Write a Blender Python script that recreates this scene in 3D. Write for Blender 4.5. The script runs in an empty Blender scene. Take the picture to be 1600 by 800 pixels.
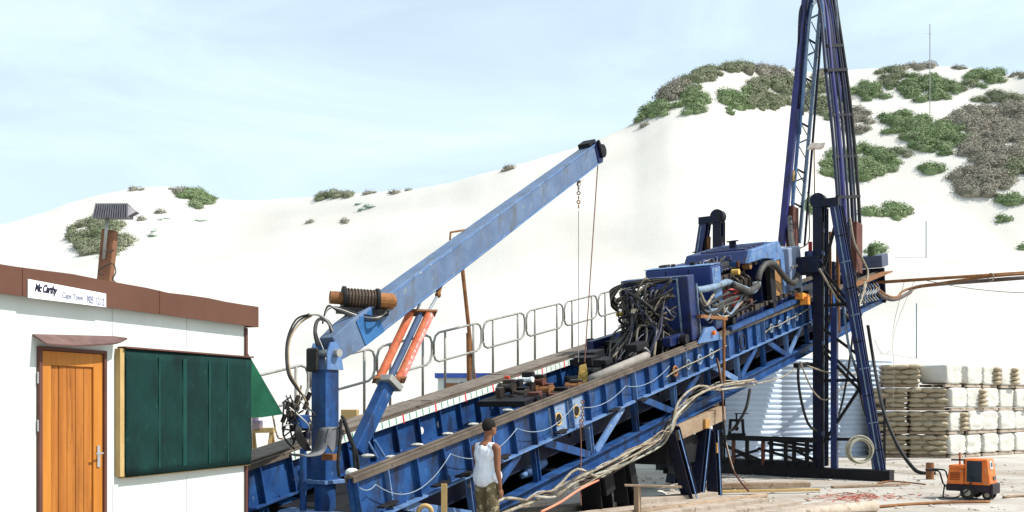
import bpy, bmesh, math, random
from mathutils import Vector as V, Matrix
from mathutils import noise as mnoise
random.seed(7)
R = math.radians
S = bpy.context.scene
COL = S.collection

# ---------------------------------------------------------------- camera
F = 1500.0                                   # focal length in 1600 px wide photo pixels
CAM = V((0, 0, 2.0))
cd = bpy.data.cameras.new('camera'); cam = bpy.data.objects.new('camera', cd); COL.objects.link(cam)
cam.location = CAM; cam.rotation_euler = (R(90), 0, 0)
cd.sensor_width = 36; cd.lens = 36 * F / 1600; cd.shift_y = 230 / 1600; cd.clip_start = .05; cd.clip_end = 9000
S.camera = cam

# ---------------------------------------------------------------- light
SUN_AZ, SUN_EL = math.atan2(.98, -.15), R(50)
w = bpy.data.worlds.new('World'); S.world = w; w.use_nodes = True
nt = w.node_tree; nt.nodes.clear()
sky = nt.nodes.new('ShaderNodeTexSky'); sky.sky_type = 'NISHITA'; sky.sun_disc = False
sky.sun_elevation = SUN_EL; sky.sun_rotation = SUN_AZ; sky.air_density = 1.0; sky.dust_density = 1.2; sky.ozone_density = 1.5
tc = nt.nodes.new('ShaderNodeTexCoord'); mp = nt.nodes.new('ShaderNodeMapping'); mp.inputs['Scale'].default_value = (1.6, 1.6, 6.0)
mp.inputs['Rotation'].default_value = (0.15, 0.55, 0)
nz = nt.nodes.new('ShaderNodeTexNoise'); nz.inputs['Scale'].default_value = 1.7; nz.inputs['Detail'].default_value = 6; nz.inputs['Roughness'].default_value = .55
nz.inputs['Distortion'].default_value = .6
cr = nt.nodes.new('ShaderNodeMapRange'); cr.inputs[1].default_value = .36; cr.inputs[2].default_value = .72
cr.inputs[3].default_value = .58; cr.inputs[4].default_value = .92
mx = nt.nodes.new('ShaderNodeMix'); mx.data_type = 'RGBA'; mx.inputs['B'].default_value = (6.5, 7.9, 8.7, 1)
bg = nt.nodes.new('ShaderNodeBackground'); bg.inputs['Strength'].default_value = .118
wo = nt.nodes.new('ShaderNodeOutputWorld')
L = nt.links.new
L(tc.outputs['Generated'], mp.inputs['Vector']); L(mp.outputs[0], nz.inputs['Vector']); L(nz.outputs['Fac'], cr.inputs[0])
L(cr.outputs[0], mx.inputs['Factor']); L(sky.outputs[0], mx.inputs['A']); L(mx.outputs['Result'], bg.inputs['Color']); L(bg.outputs[0], wo.inputs['Surface'])
sl = bpy.data.lights.new('sun', 'SUN'); sun = bpy.data.objects.new('sun', sl); COL.objects.link(sun)
sl.energy = 5.0; sl.angle = R(.5); sl.color = (1, .96, .9)
sd = V((math.sin(SUN_AZ) * math.cos(SUN_EL), math.cos(SUN_AZ) * math.cos(SUN_EL), math.sin(SUN_EL)))
sun.rotation_euler = sd.to_track_quat('Z', 'Y').to_euler(); sun.location = sd * 50
S.view_settings.view_transform = 'Standard'; S.view_settings.look = 'None'
S.view_settings.exposure = .32; S.view_settings.gamma = 1; S.view_settings.use_curve_mapping = False

# ---------------------------------------------------------------- materials
MATS = {}
def mat(name, c1, c2=None, c3=None, scale=4.0, rough=.7, metal=0.0, bump=.0, bscale=40., spot=.62, stretch=(1, 1, 1), island=0.0, soft=.04, detail=6, dirt=None, dlo=.50, dhi=.66):
    """base c1 mottled with c2 by soft noise; c3 appears as hard-edged spots (chips, rust, dirt)"""
    if name in MATS: return MATS[name]
    m = bpy.data.materials.new(name); m.use_nodes = True; t = m.node_tree; n = t.nodes; b = n['Principled BSDF']; l = t.links.new
    b.inputs['Roughness'].default_value = rough; b.inputs['Specular IOR Level'].default_value = .22 if rough > .45 else .4; b.inputs['Metallic'].default_value = metal
    tc = n.new('ShaderNodeTexCoord'); mp = n.new('ShaderNodeMapping'); mp.inputs['Scale'].default_value = stretch
    l(tc.outputs['Object'], mp.inputs['Vector'])
    col = None
    def rgb(c): return (*c, 1)
    if c2:
        z = n.new('ShaderNodeTexNoise'); z.inputs['Scale'].default_value = scale; z.inputs['Detail'].default_value = detail; z.inputs['Roughness'].default_value = .6
        l(mp.outputs[0], z.inputs['Vector'])
        mr = n.new('ShaderNodeMapRange'); mr.inputs[1].default_value = .33; mr.inputs[2].default_value = .67; l(z.outputs['Fac'], mr.inputs[0])
        k = n.new('ShaderNodeMix'); k.data_type = 'RGBA'; k.inputs['A'].default_value = rgb(c1); k.inputs['B'].default_value = rgb(c2)
        l(mr.outputs[0], k.inputs['Factor']); col = k.outputs['Result']
    if c3:
        z = n.new('ShaderNodeTexNoise'); z.inputs['Scale'].default_value = scale * 2.3; z.inputs['Detail'].default_value = 8; z.inputs['Roughness'].default_value = .7
        l(mp.outputs[0], z.inputs['Vector'])
        mr = n.new('ShaderNodeMapRange'); mr.inputs[1].default_value = spot; mr.inputs[2].default_value = spot + soft; l(z.outputs['Fac'], mr.inputs[0])
        k = n.new('ShaderNodeMix'); k.data_type = 'RGBA'; k.inputs['B'].default_value = rgb(c3); k.inputs['A'].default_value = rgb(c1)
        if col: l(col, k.inputs['A'])
        l(mr.outputs[0], k.inputs['Factor']); col = k.outputs['Result']
    if dirt:
        mp2 = n.new('ShaderNodeMapping'); mp2.inputs['Scale'].default_value = (1.6, 1.6, .55); l(tc.outputs['Object'], mp2.inputs['Vector'])
        z = n.new('ShaderNodeTexNoise'); z.inputs['Scale'].default_value = 2.4; z.inputs['Detail'].default_value = 9; z.inputs['Roughness'].default_value = .68; l(mp2.outputs[0], z.inputs['Vector'])
        mr = n.new('ShaderNodeMapRange'); mr.inputs[1].default_value = dlo; mr.inputs[2].default_value = dhi; mr.inputs[4].default_value = .85; l(z.outputs['Fac'], mr.inputs[0])
        k = n.new('ShaderNodeMix'); k.data_type = 'RGBA'; k.inputs['B'].default_value = rgb(dirt)
        if col: l(col, k.inputs['A'])
        else: k.inputs['A'].default_value = rgb(c1)
        l(mr.outputs[0], k.inputs['Factor']); col = k.outputs['Result']
    if island:
        g = n.new('ShaderNodeNewGeometry'); hs = n.new('ShaderNodeHueSaturation')
        mr = n.new('ShaderNodeMapRange'); mr.inputs[3].default_value = 1 - island; mr.inputs[4].default_value = 1 + island
        l(g.outputs['Random Per Island'], mr.inputs[0]); l(mr.outputs[0], hs.inputs['Value'])
        if col: l(col, hs.inputs['Color'])
        else: hs.inputs['Color'].default_value = rgb(c1)
        col = hs.outputs[0]
    if col: l(col, b.inputs['Base Color'])
    else: b.inputs['Base Color'].default_value = rgb(c1)
    if bump:
        z = n.new('ShaderNodeTexNoise'); z.inputs['Scale'].default_value = bscale; z.inputs['Detail'].default_value = 5; l(mp.outputs[0], z.inputs['Vector'])
        bp = n.new('ShaderNodeBump'); bp.inputs['Strength'].default_value = bump; bp.inputs['Distance'].default_value = .02
        l(z.outputs['Fac'], bp.inputs['Height']); l(bp.outputs[0], b.inputs['Normal'])
    MATS[name] = m
    return m
BLUE = mat('blue_paint', (.008, .040, .15), (.022, .085, .24), (.13, .18, .25), scale=3.2, rough=.5, bump=.2, spot=.63, soft=.08, bscale=25, dirt=(.018, .018, .022), dlo=.47, dhi=.66)
BLUED = mat('blue_paint_shaded', (.004, .010, .062), (.008, .022, .11), (.04, .03, .03), scale=3, rough=.42, bump=.1, spot=.64, dirt=(.015, .013, .016))  # dark variant of the same blue paint, shade put into its colour
BLUEP = mat('blue_paint_faded', (.07, .15, .33), (.13, .22, .39), (.34, .36, .36), scale=4, rough=.5, bump=.2, spot=.60, dirt=(.05, .045, .05), dlo=.54, dhi=.72)
BOOM = mat('boom_paint', (.085, .130, .225), (.125, .180, .28), (.20, .23, .26), scale=2.6, rough=.55, bump=.15, spot=.59, soft=.10, dirt=(.10, .10, .095), dlo=.50, dhi=.68)
NAVY = mat('navy_steel', (.004, .006, .020), (.007, .011, .036), (.045, .030, .022), scale=4, rough=.6, bump=.15, spot=.60, dirt=(.012, .010, .010), dlo=.5, dhi=.66)
BLACK = mat('black_steel', (.006, .006, .009), (.014, .013, .014), (.045, .028, .016), scale=3, rough=.7, bump=.2, spot=.64)
PURP = mat('violet_blue_paint', (.013, .013, .10), (.026, .028, .165), (.07, .05, .06), scale=2, rough=.4, spot=.64, dirt=(.015, .012, .02))
RUSTR = mat('rail_steel', (.075, .058, .045), (.14, .11, .085), (.045, .032, .025), scale=3, rough=.75, bump=.35, spot=.6)
RUST = mat('rust', (.16, .065, .03), (.28, .13, .05), (.05, .03, .025), scale=5, rough=.85, bump=.3, spot=.6)
RBROWN = mat('red_brown', (.085, .03, .022), (.13, .05, .035), (.04, .02, .015), scale=3, rough=.7, bump=.2, spot=.63)
OILY = mat('oily_metal', (.02, .018, .018), (.07, .05, .035), (.30, .27, .22), scale=7, rough=.45, metal=.3, bump=.4, spot=.66)
WHITE = mat('hut_white', (.78, .82, .80), (.70, .76, .74), (.45, .42, .38), scale=1.1, rough=.55, bump=.05, spot=.74)
WALL = mat('panel_white', (.62, .66, .63), (.54, .585, .555), (.40, .39, .33), scale=1.1, rough=.5, bump=.05, bscale=6, spot=.66, soft=.15, stretch=(1.5, 1.5, .4))
BROWN = mat('fascia_brown', (.095, .042, .026), (.115, .052, .034), (.16, .10, .07), scale=1.5, rough=.65, bump=.1, spot=.70, soft=.15, bscale=12)
DBROWN = mat('dark_brown_trim', (.09, .035, .028), (.13, .055, .04), None, scale=2, rough=.6)
DOORW = mat('door_wood', (.27, .088, .014), (.44, .165, .032), (.12, .036, .010), scale=1.3, rough=.55, bump=.15, spot=.56, stretch=(9, 9, .45), soft=.16, dirt=(.20, .07, .015), dlo=.5, dhi=.7)
DOORF = mat('door_frame_wood', (.40, .145, .022), (.48, .19, .032), None, scale=2, rough=.5, stretch=(7, 7, .6))
GREEN = mat('green_shade_net', (.001, .020, .018), (.002, .032, .027), (.010, .06, .048), scale=3.5, rough=.85, bump=.4, bscale=140, spot=.60, soft=.12, dirt=(.001, .010, .009), dlo=.48, dhi=.68)
GREENB = mat('green_net_bright', (.003, .05, .028), (.008, .09, .045), (.002, .03, .02), scale=3, rough=.7, bump=.3, bscale=90, spot=.60, soft=.12)
YWOOD = mat('yellow_timber', (.38, .25, .10), (.48, .34, .15), (.22, .13, .05), scale=4, rough=.7, bump=.2, stretch=(3, 3, .7))
TIMBER = mat('weathered_timber', (.24, .16, .10), (.36, .27, .19), (.10, .07, .05), scale=2.2, rough=.85, bump=.5, bscale=18, spot=.60, island=.12)
PALET = mat('pale_timber', (.36, .29, .225), (.46, .39, .32), (.20, .15, .11), scale=2.4, rough=.85, bump=.6, bscale=12, spot=.57, island=.15, dirt=(.24, .18, .13))
ORANGE = mat('orange_enamel', (.60, .12, .012), (.70, .18, .025), (.30, .07, .02), scale=5, rough=.45, bump=.08, spot=.62, dirt=(.28, .12, .05), dlo=.56, dhi=.72)
RED = mat('red_paint', (.48, .09, .035), (.56, .17, .08), (.30, .12, .06), scale=7, rough=.6, bump=.25, spot=.56, dirt=(.18, .07, .04), dlo=.55, dhi=.7)
PINK = mat('chalky_red_paint', (.55, .12, .09), (.66, .30, .26), (.74, .52, .48), scale=9, rough=.6, bump=.25, spot=.54, dirt=(.25, .08, .05), dlo=.55, dhi=.7)
RUBBER = mat('black_rubber', (.012, .012, .013), (.025, .024, .023), None, scale=8, rough=.6)
HOSEG = mat('grey_hose', (.028, .027, .027), (.075, .068, .06), None, scale=6, rough=.55)
HOSEB = mat('dark_blue_hose', (.008, .010, .028), (.016, .019, .05), None, scale=6, rough=.45)
HOSEP = mat('pale_blue_hose', (.13, .19, .28), (.20, .27, .34), (.08, .07, .06), scale=6, rough=.5, dirt=(.05,.045,.04))
ROPE = mat('dusty_rope', (.25, .21, .15), (.38, .34, .27), (.10, .075, .05), scale=10, rough=.9, bump=.4, bscale=120, spot=.58, dirt=(.10, .08, .055))
STEEL = mat('galvanised_steel', (.30, .29, .27), (.40, .39, .36), (.22, .13, .08), scale=10, rough=.5, metal=.5, spot=.64)
RAILP = mat('handrail_steel', (.23, .225, .21), (.33, .32, .29), (.18, .11, .06), scale=10, rough=.55, metal=.1, spot=.6)
CHROME = mat('chrome', (.6, .6, .62), (.5, .5, .5), None, rough=.25, metal=.8)
GLASSD = mat('dark_glass', (.02, .025, .03), (.03, .04, .05), None, rough=.12)
YELLOW = mat('yellow_hook_paint', (.55, .33, .06), (.62, .42, .14), (.25, .13, .05), scale=14, rough=.6, bump=.2, spot=.58)
SACK = mat('paper_sack', (.31, .25, .165), (.40, .335, .235), (.47, .41, .32), scale=3, rough=.85, bump=.5, bscale=14, spot=.60, soft=.1, dirt=(.18, .135, .085), dlo=.54, dhi=.72)
WRAP = mat('white_wrap', (.62, .60, .55), (.54, .52, .46), (.40, .35, .27), scale=1.6, rough=.5, bump=.6, bscale=6, spot=.63, soft=.1)
SHEETM = mat('corrugated_zinc', (.42, .50, .62), (.48, .56, .66), (.42, .42, .42), scale=.7, rough=.5, spot=.68, soft=.1)
TAPEW = mat('tape_white', (.72, .74, .70), (.62, .66, .62), (.35, .36, .33), scale=5, rough=.6, spot=.62)
TAPEG = mat('tape_green', (.03, .28, .14)); TAPER = mat('tape_red', (.60, .05, .05))
SIGNW = mat('sign_white', (.84, .84, .86), (.78, .78, .80), None, scale=4, rough=.4)
INK = mat('sign_black', (.012, .012, .03), rough=.5)
INKG = mat('sign_grey_letter', (.22, .23, .32), rough=.5)
SKIN = mat('brown_skin', (.19, .08, .045), (.24, .11, .06), None, scale=5, rough=.55)
HAIR = mat('black_hair', (.008, .007, .007), (.02, .016, .014), None, scale=40, rough=.9, bump=.6, bscale=120)
VEST = mat('white_cotton', (.76, .79, .84), (.68, .72, .79), None, scale=6, rough=.9, bump=.5, bscale=9)
CAMO = mat('camouflage_cloth', (.19, .15, .08), (.09, .075, .04), (.42, .36, .24), scale=5, rough=.9, bump=.3, spot=.56, soft=.02, detail=2)
TANH = mat('tan_hose', (.30, .22, .13), (.42, .33, .22), None, scale=8)
BOOT = mat('boot_leather', (.03, .022, .018))

# ---------------------------------------------------------------- helpers
def P(x, y, d):
    return V(((x - 800) / F * d, d, 2 + (630 - y) / F * d))
d_ = V((.694, 1, .258)).normalized()
dh = V((.694, 1, 0)).normalized()
c_ = V((-1, .694, 0)).normalized()
n_ = c_.cross(d_); n_ = n_ if n_.z > 0 else -n_
N0 = V((-.373, 14, 1.71))
def Q(s, w, v): return N0 + d_ * s + c_ * w + n_ * v                 # rig coordinates (metres along, across, above the rail)
def RP(x, y, w):                                                     # where a sight line meets the rig's lengthwise plane w
    r = V(((x - 800) / F, 1, (630 - y) / F)); k = (N0.dot(c_) + w - CAM.dot(c_)) / r.dot(c_)
    return CAM + r * k
UP = V((0, 0, 1))

def tag(o, label=None, cat=None, group=None, kind=None):
    if label: o['label'] = label
    if cat: o['category'] = cat
    if group: o['group'] = group
    if kind: o['kind'] = kind
    return o
def thing(name, loc, label, cat, group=None, rz=0):
    o = bpy.data.objects.new(name, None); COL.objects.link(o); o.location = loc; o.rotation_euler = (0, 0, rz); o.empty_display_size = .2
    return tag(o, label, cat, group)
def wloc(o):
    p = V((0, 0, 0))
    while o: p += o.location; o = o.parent
    return p

class MB:
    def __init__(s): s.v = []; s.f = []; s.m = []
    def add(s, vs, fs, m=0):
        b = len(s.v); s.v += [V(p) for p in vs]; s.f += [tuple(b + i for i in f) for f in fs]; s.m += [m] * len(fs); return s
    def box(s, c, a, b, e, m=0):                    # centre and three half-axis vectors
        c, a, b, e = V(c), V(a), V(b), V(e)
        vs = [c + i * a + j * b + k * e for i in (-1, 1) for j in (-1, 1) for k in (-1, 1)]
        if a.cross(b).dot(e) < 0: vs = [c + i * a + j * b + k * e for i in (1, -1) for j in (-1, 1) for k in (-1, 1)]
        return s.add(vs, [(0, 1, 3, 2), (4, 6, 7, 5), (0, 4, 5, 1), (2, 3, 7, 6), (0, 2, 6, 4), (1, 5, 7, 3)], m)
    def bx(s, x0, x1, y0, y1, z0, z1, m=0):
        return s.box(((x0 + x1) / 2, (y0 + y1) / 2, (z0 + z1) / 2), ((x1 - x0) / 2, 0, 0), (0, (y1 - y0) / 2, 0), (0, 0, (z1 - z0) / 2), m)
    def qbox(s, s0, s1, w0, w1, v0, v1, m=0):       # box in rig coordinates
        return s.box(Q((s0 + s1) / 2, (w0 + w1) / 2, (v0 + v1) / 2), d_ * (s1 - s0) / 2, c_ * (w1 - w0) / 2, n_ * (v1 - v0) / 2, m)
    def beam(s, p, q, wd, ht, up=UP, m=0):
        p, q = V(p), V(q); t = (q - p); L_ = t.length; t = t / L_
        side = t.cross(up)
        if side.length < 1e-3: side = t.cross(V((1, 0, 0)))
        side.normalize(); u = side.cross(t).normalized()
        return s.box((p + q) / 2, t * L_ / 2, side * wd / 2, u * ht / 2, m)
    def ibeam(s, p, q, wd, ht, up=UP, th=.02, m=0):
        p, q = V(p), V(q); t = (q - p).normalized(); side = t.cross(up)
        if side.length < 1e-3: side = t.cross(V((1, 0, 0)))
        side.normalize(); u = side.cross(t).normalized()
        s.beam(p + u * (ht - th) / 2, q + u * (ht - th) / 2, wd, th, u, m); s.beam(p - u * (ht - th) / 2, q - u * (ht - th) / 2, wd, th, u, m)
        return s.beam(p, q, th * .8, ht - 2 * th - .002, u, m)
    def prism(s, poly, off, m=0):                   # 3-D polygon extruded by a vector
        k = len(poly); vs = [V(p) for p in poly] + [V(p) + V(off) for p in poly]
        return s.add(vs, [tuple(range(k))[::-1], tuple(range(k, 2 * k))] + [(i, (i + 1) % k, k + (i + 1) % k, k + i) for i in range(k)], m)
    def tube(s, pts, r, seg=8, m=0, cap=True):
        pts = [V(p) for p in pts]; k = len(pts); rs = r if isinstance(r, (list, tuple)) else [r] * k
        t0 = (pts[1] - pts[0]).normalized(); a = t0.orthogonal().normalized(); vs = []
        for i, p in enumerate(pts):
            t = (pts[min(i + 1, k - 1)] - pts[max(i - 1, 0)])
            t = t.normalized() if t.length > 1e-9 else t0
            a = (a - t * a.dot(t)); a = a.normalized() if a.length > 1e-6 else t.orthogonal().normalized()
            b = t.cross(a)
            vs += [p + (a * math.cos(2 * math.pi * j / seg) + b * math.sin(2 * math.pi * j / seg)) * rs[i] for j in range(seg)]
        fs = [(i * seg + j, i * seg + (j + 1) % seg, (i + 1) * seg + (j + 1) % seg, (i + 1) * seg + j) for i in range(k - 1) for j in range(seg)]
        if cap: fs += [tuple(range(seg))[::-1], tuple((k - 1) * seg + j for j in range(seg))]
        return s.add(vs, fs, m)
    def cyl(s, p, q, r, seg=16, m=0, r2=None): return s.tube([p, q], [r, r2 if r2 is not None else r], seg, m)
    def ring(s, c, nrm, R0, r, seg=20, m=0, tseg=6):
        nrm = V(nrm).normalized(); a = nrm.orthogonal().normalized(); b = nrm.cross(a); c = V(c)
        vs = []; fs = []
        for i in range(seg):
            A = 2 * math.pi * i / seg; o = a * math.cos(A) + b * math.sin(A)
            for j in range(tseg):
                B = 2 * math.pi * j / tseg; vs.append(c + o * (R0 + r * math.cos(B)) + nrm * r * math.sin(B))
        for i in range(seg):
            for j in range(tseg):
                fs.append((i * tseg + j, ((i + 1) % seg) * tseg + j, ((i + 1) % seg) * tseg + (j + 1) % tseg, i * tseg + (j + 1) % tseg))
        return s.add(vs, fs, m)
    def ball(s, c, r, m=0, ax=(1, 1, 1), seg=14, rings=8, rot=None):
        c = V(c); vs = [V((0, 0, 1))]
        for i in range(1, rings):
            A = math.pi * i / rings
            vs += [V((math.sin(A) * math.cos(2 * math.pi * j / seg), math.sin(A) * math.sin(2 * math.pi * j / seg), math.cos(A))) for j in range(seg)]
        vs.append(V((0, 0, -1)))
        out = []
        for p in vs:
            p = V((p.x * ax[0], p.y * ax[1], p.z * ax[2])) * r
            if rot: p = rot @ p
            out.append(c + p)
        fs = [(0, 1 + j, 1 + (j + 1) % seg) for j in range(seg)]
        for i in range(rings - 2):
            for j in range(seg):
                a = 1 + i * seg + j; b = 1 + i * seg + (j + 1) % seg; fs.append((a, a + seg, b + seg, b))
        e = len(vs) - 1; a0 = 1 + (rings - 2) * seg
        fs += [(e, a0 + (j + 1) % seg, a0 + j) for j in range(seg)]
        return s.add(out, fs, m)
    def build(s, name, mats, parent=None, local=False, smooth=False, bevel=0, label=None, cat=None, group=None, kind=None):
        if not isinstance(mats, (list, tuple)): mats = [mats]
        if parent is not None: off = V((0, 0, 0)) if local else wloc(parent)
        elif kind == 'structure': off = V((0, 0, 0))
        else:
            xs = [p.x for p in s.v]; ys = [p.y for p in s.v]; off = V(((min(xs) + max(xs)) / 2, (min(ys) + max(ys)) / 2, min(p.z for p in s.v)))
        me = bpy.data.meshes.new(name); me.from_pydata([tuple(p - off) for p in s.v], [], s.f)
        for m in mats: me.materials.append(m)
        for p, k in zip(me.polygons, s.m): p.material_index = k; p.use_smooth = smooth
        bm = bmesh.new(); bm.from_mesh(me); bmesh.ops.recalc_face_normals(bm, faces=bm.faces); bm.to_mesh(me); bm.free()
        o = bpy.data.objects.new(name, me); COL.objects.link(o)
        if parent is not None: o.parent = parent
        else: o.location = off
        if bevel:
            b = o.modifiers.new('bevel', 'BEVEL'); b.width = bevel; b.segments = 2; b.limit_method = 'ANGLE'
        return tag(o, label, cat, group, kind)
def smooth_path(pts, n=6):
    pts = [V(p) for p in pts]; out = []
    for i in range(len(pts) - 1):
        p0 = pts[max(i - 1, 0)]; p1 = pts[i]; p2 = pts[i + 1]; p3 = pts[min(i + 2, len(pts) - 1)]
        for k in range(n):
            t = k / n
            out.append(.5 * ((2 * p1) + (p2 - p0) * t + (2 * p0 - 5 * p1 + 4 * p2 - p3) * t * t + (3 * p1 - p0 - 3 * p2 + p3) * t ** 3))
    return out + [pts[-1]]
def sag(p, q, drop, n=10):
    p, q = V(p), V(q); return [p.lerp(q, i / n) - UP * drop * 4 * (i / n) * (1 - i / n) for i in range(n + 1)]
def hose(pts, r, m, parent, name='hose', seg=7, n=6):
    return MB().tube(smooth_path(pts, n), r, seg).build(name, m, parent, smooth=True)
def kids(o): return [k for k in bpy.data.objects if k.parent == o]
def copy_tree(o, parent=None):
    c = o.copy(); COL.objects.link(c); c.parent = parent
    for ch in kids(o): copy_tree(ch, c)
    return c
def interp(tab, x):
    if x <= tab[0][0]: return tab[0][1]
    for (a, b), (c, e) in zip(tab, tab[1:]):
        if x <= c:
            t = (x - a) / (c - a); t = t * t * (3 - 2 * t) * .5 + t * .5
            return b + (e - b) * t
    return tab[-1][1]
def sstep(a, b, x):
    t = min(1, max(0, (x - a) / (b - a))); return t * t * (3 - 2 * t)

# ---------------------------------------------------------------- terrain
RIDGE = [(-900, 470), (-300, 420), (0, 352), (60, 335), (110, 316), (160, 303), (210, 294), (265, 291), (300, 300), (340, 312), (400, 313), (470, 309), (540, 303), (600, 299),
         (650, 295), (700, 286), (760, 270), (820, 254), (870, 239), (920, 225), (960, 207), (990, 193), (1020, 168), (1050, 140), (1090, 112), (1130, 101), (1170, 102),
         (1230, 109), (1290, 114), (1340, 108), (1400, 105), (1500, 103), (1545, 112), (1580, 118), (1620, 112), (1800, 130), (2600, 330)]
_rc = {}
def height(X, Y):
    r = math.hypot(X, Y)
    if r < 1: return 0.0
    a = math.atan2(X, Y); ac = max(-R(47), min(R(47), a)); px = round(800 + F * math.tan(ac), 1)
    rho = r * math.cos(ac)
    yr = 106 + 7 * math.sin(px / 170.) + 10 * sstep(1000, 1300, px)
    y0 = 40 + 3 * math.sin(px / 260. + 1)
    q_ = (rho - y0) / (yr - y0); sm_ = 1 - sstep(.55, 1.0, q_)
    if px not in _rc: _rc[px] = (sum(interp(RIDGE, px + o * 5) * math.exp(-(o / 2.5) ** 2) for o in range(-6, 7)) / sum(math.exp(-(o / 2.5) ** 2) for o in range(-6, 7)), sum(interp(RIDGE, px + o * 18) * math.exp(-(o / 4.) ** 2) for o in range(-9, 10)) / sum(math.exp(-(o / 4.) ** 2) for o in range(-9, 10)))
    ra, rb = _rc[px]
    H = 2 + (630 - (ra + (rb - ra) * sm_)) / F * yr
    side = 1 - .75 * sstep(R(47), R(110), abs(a))
    q = (rho - y0) / (yr - y0)
    n1 = mnoise.fractal(V((X * .045, Y * .045, 3.1)), 1.0, 2.0, 3)
    n2 = mnoise.noise(V((X * .35, Y * .35, 1.7))) * .04 + mnoise.noise(V((X * 1.3, Y * 1.3, 5.7))) * .018
    pit = 0
    if r < 30:
        rel = V((X, Y, 0)) - V((N0.x, N0.y, 0)); a_s = rel.dot(dh); a_w = rel.dot(c_)
        pit = -.75 * (1 - sstep(-.8, 1.2, a_s)) * sstep(-1.6, -.7, a_w) * (1 - sstep(3.2, 4.2, a_w)) * sstep(-8, -6, a_s)
    if q <= 0: return n2 * sstep(0, 1, 1) + pit
    if q <= 1:
        # concave foot, straight slope, rounded brow
        f = (q ** 1.45) if q < .9 else (.9 ** 1.45 + (1 - .9 ** 1.45) * (1 - (1 - (q - .9) / .1) ** 1.3))
        bump = n1 * 1.6 * math.sin(math.pi * min(1, q)) * (1 + 1.2 * sstep(1150, 1350, px)) * sstep(.05, .4, q)
        return H * f * side + bump * side + n2
    t = sstep(0, 1, (q - 1) / 1.3)
    return H * side * (1 - .85 * t) + n2
def ground_hit(x, y, z0=30.0, z1=150.0):
    D = z0; last = None
    while D < z1:
        p = P(x, y, D)
        if p.z <= height(p.x, p.y): return p
        D += .5
    return None
def terrain():
    an = []
    a = -180.0
    while a < 180:
        an.append(a); a += .22 if -31 < a < 31 else (1.0 if -60 < a < 60 else 5.0)
    rs = [.6, 2, 4, 6, 8, 9, 10]
    while rs[-1] < 34: rs.append(rs[-1] + .35)
    while rs[-1] < 150: rs.append(rs[-1] + .8)
    while rs[-1] < 6000: rs.append(rs[-1] * 1.18)
    vs = [(0, 0, height(0, 0))]; fs = []; k = len(an)
    for r in rs:
        for a in an:
            X, Y = r * math.sin(R(a)), r * math.cos(R(a)); vs.append((X, Y, height(X, Y) if r < 400 else height(X, Y) * 1.0))
    for j in range(k): fs.append((0, 1 + j, 1 + (j + 1) % k))
    for i in range(len(rs) - 1):
        b = 1 + i * k
        for j in range(k): fs.append((b + j, b + k + j, b + k + (j + 1) % k, b + (j + 1) % k))
    me = bpy.data.meshes.new('sand_ground'); me.from_pydata(vs, [], fs)
    for p in me.polygons: p.use_smooth = True
    m = bpy.data.materials.new('white_sand'); m.use_nodes = True; t = m.node_tree; n = t.nodes; l = t.links.new; b = n['Principled BSDF']
    b.inputs['Roughness'].default_value = .95
    tc = n.new('ShaderNodeTexCoord')
    def noise(sc, det, lo, hi):
        z = n.new('ShaderNodeTexNoise'); z.inputs['Scale'].default_value = sc; z.inputs['Detail'].default_value = det; z.inputs['Roughness'].default_value = .62; l(tc.outputs['Object'], z.inputs['Vector'])
        q = n.new('ShaderNodeMapRange'); q.inputs[1].default_value = lo; q.inputs[2].default_value = hi; l(z.outputs['Fac'], q.inputs[0]); return q.outputs[0]
    def mixc(f, A, B):
        k = n.new('ShaderNodeMix'); k.data_type = 'RGBA'
        for s_, c in (('A', A), ('B', B)):
            if isinstance(c, tuple): k.inputs[s_].default_value = (*c, 1)
            else: l(c, k.inputs[s_])
        l(f, k.inputs['Factor']); return k.outputs['Result']
    dune = mixc(noise(.06, 6, .35, .7), (.53, .51, .47), (.455, .435, .39))
    yard = mixc(noise(.45, 8, .42, .66), (.41, .38, .34), (.27, .225, .175))
    yard = mixc(noise(5, 8, .60, .72), yard, (.27, .21, .16))
    sp = n.new('ShaderNodeSeparateXYZ'); l(tc.outputs['Object'], sp.inputs[0])
    ds = n.new('ShaderNodeVectorMath'); ds.operation = 'LENGTH'; l(tc.outputs['Object'], ds.inputs[0])
    mr = n.new('ShaderNodeMapRange'); mr.inputs[1].default_value = 34; mr.inputs[2].default_value = 46; l(ds.outputs['Value'], mr.inputs[0])
    l(mixc(mr.outputs[0], yard, dune), b.inputs['Base Color'])
    z = n.new('ShaderNodeTexNoise'); z.inputs['Scale'].default_value = 3; z.inputs['Detail'].default_value = 9; l(tc.outputs['Object'], z.inputs['Vector'])
    bp = n.new('ShaderNodeBump'); bp.inputs['Strength'].default_value = .28; bp.inputs['Distance'].default_value = .08
    l(z.outputs['Fac'], bp.inputs['Height']); l(bp.outputs[0], b.inputs['Normal'])
    me.materials.append(m)
    o = bpy.data.objects.new('sand_ground', me); COL.objects.link(o); o['kind'] = 'structure'
terrain()

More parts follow.
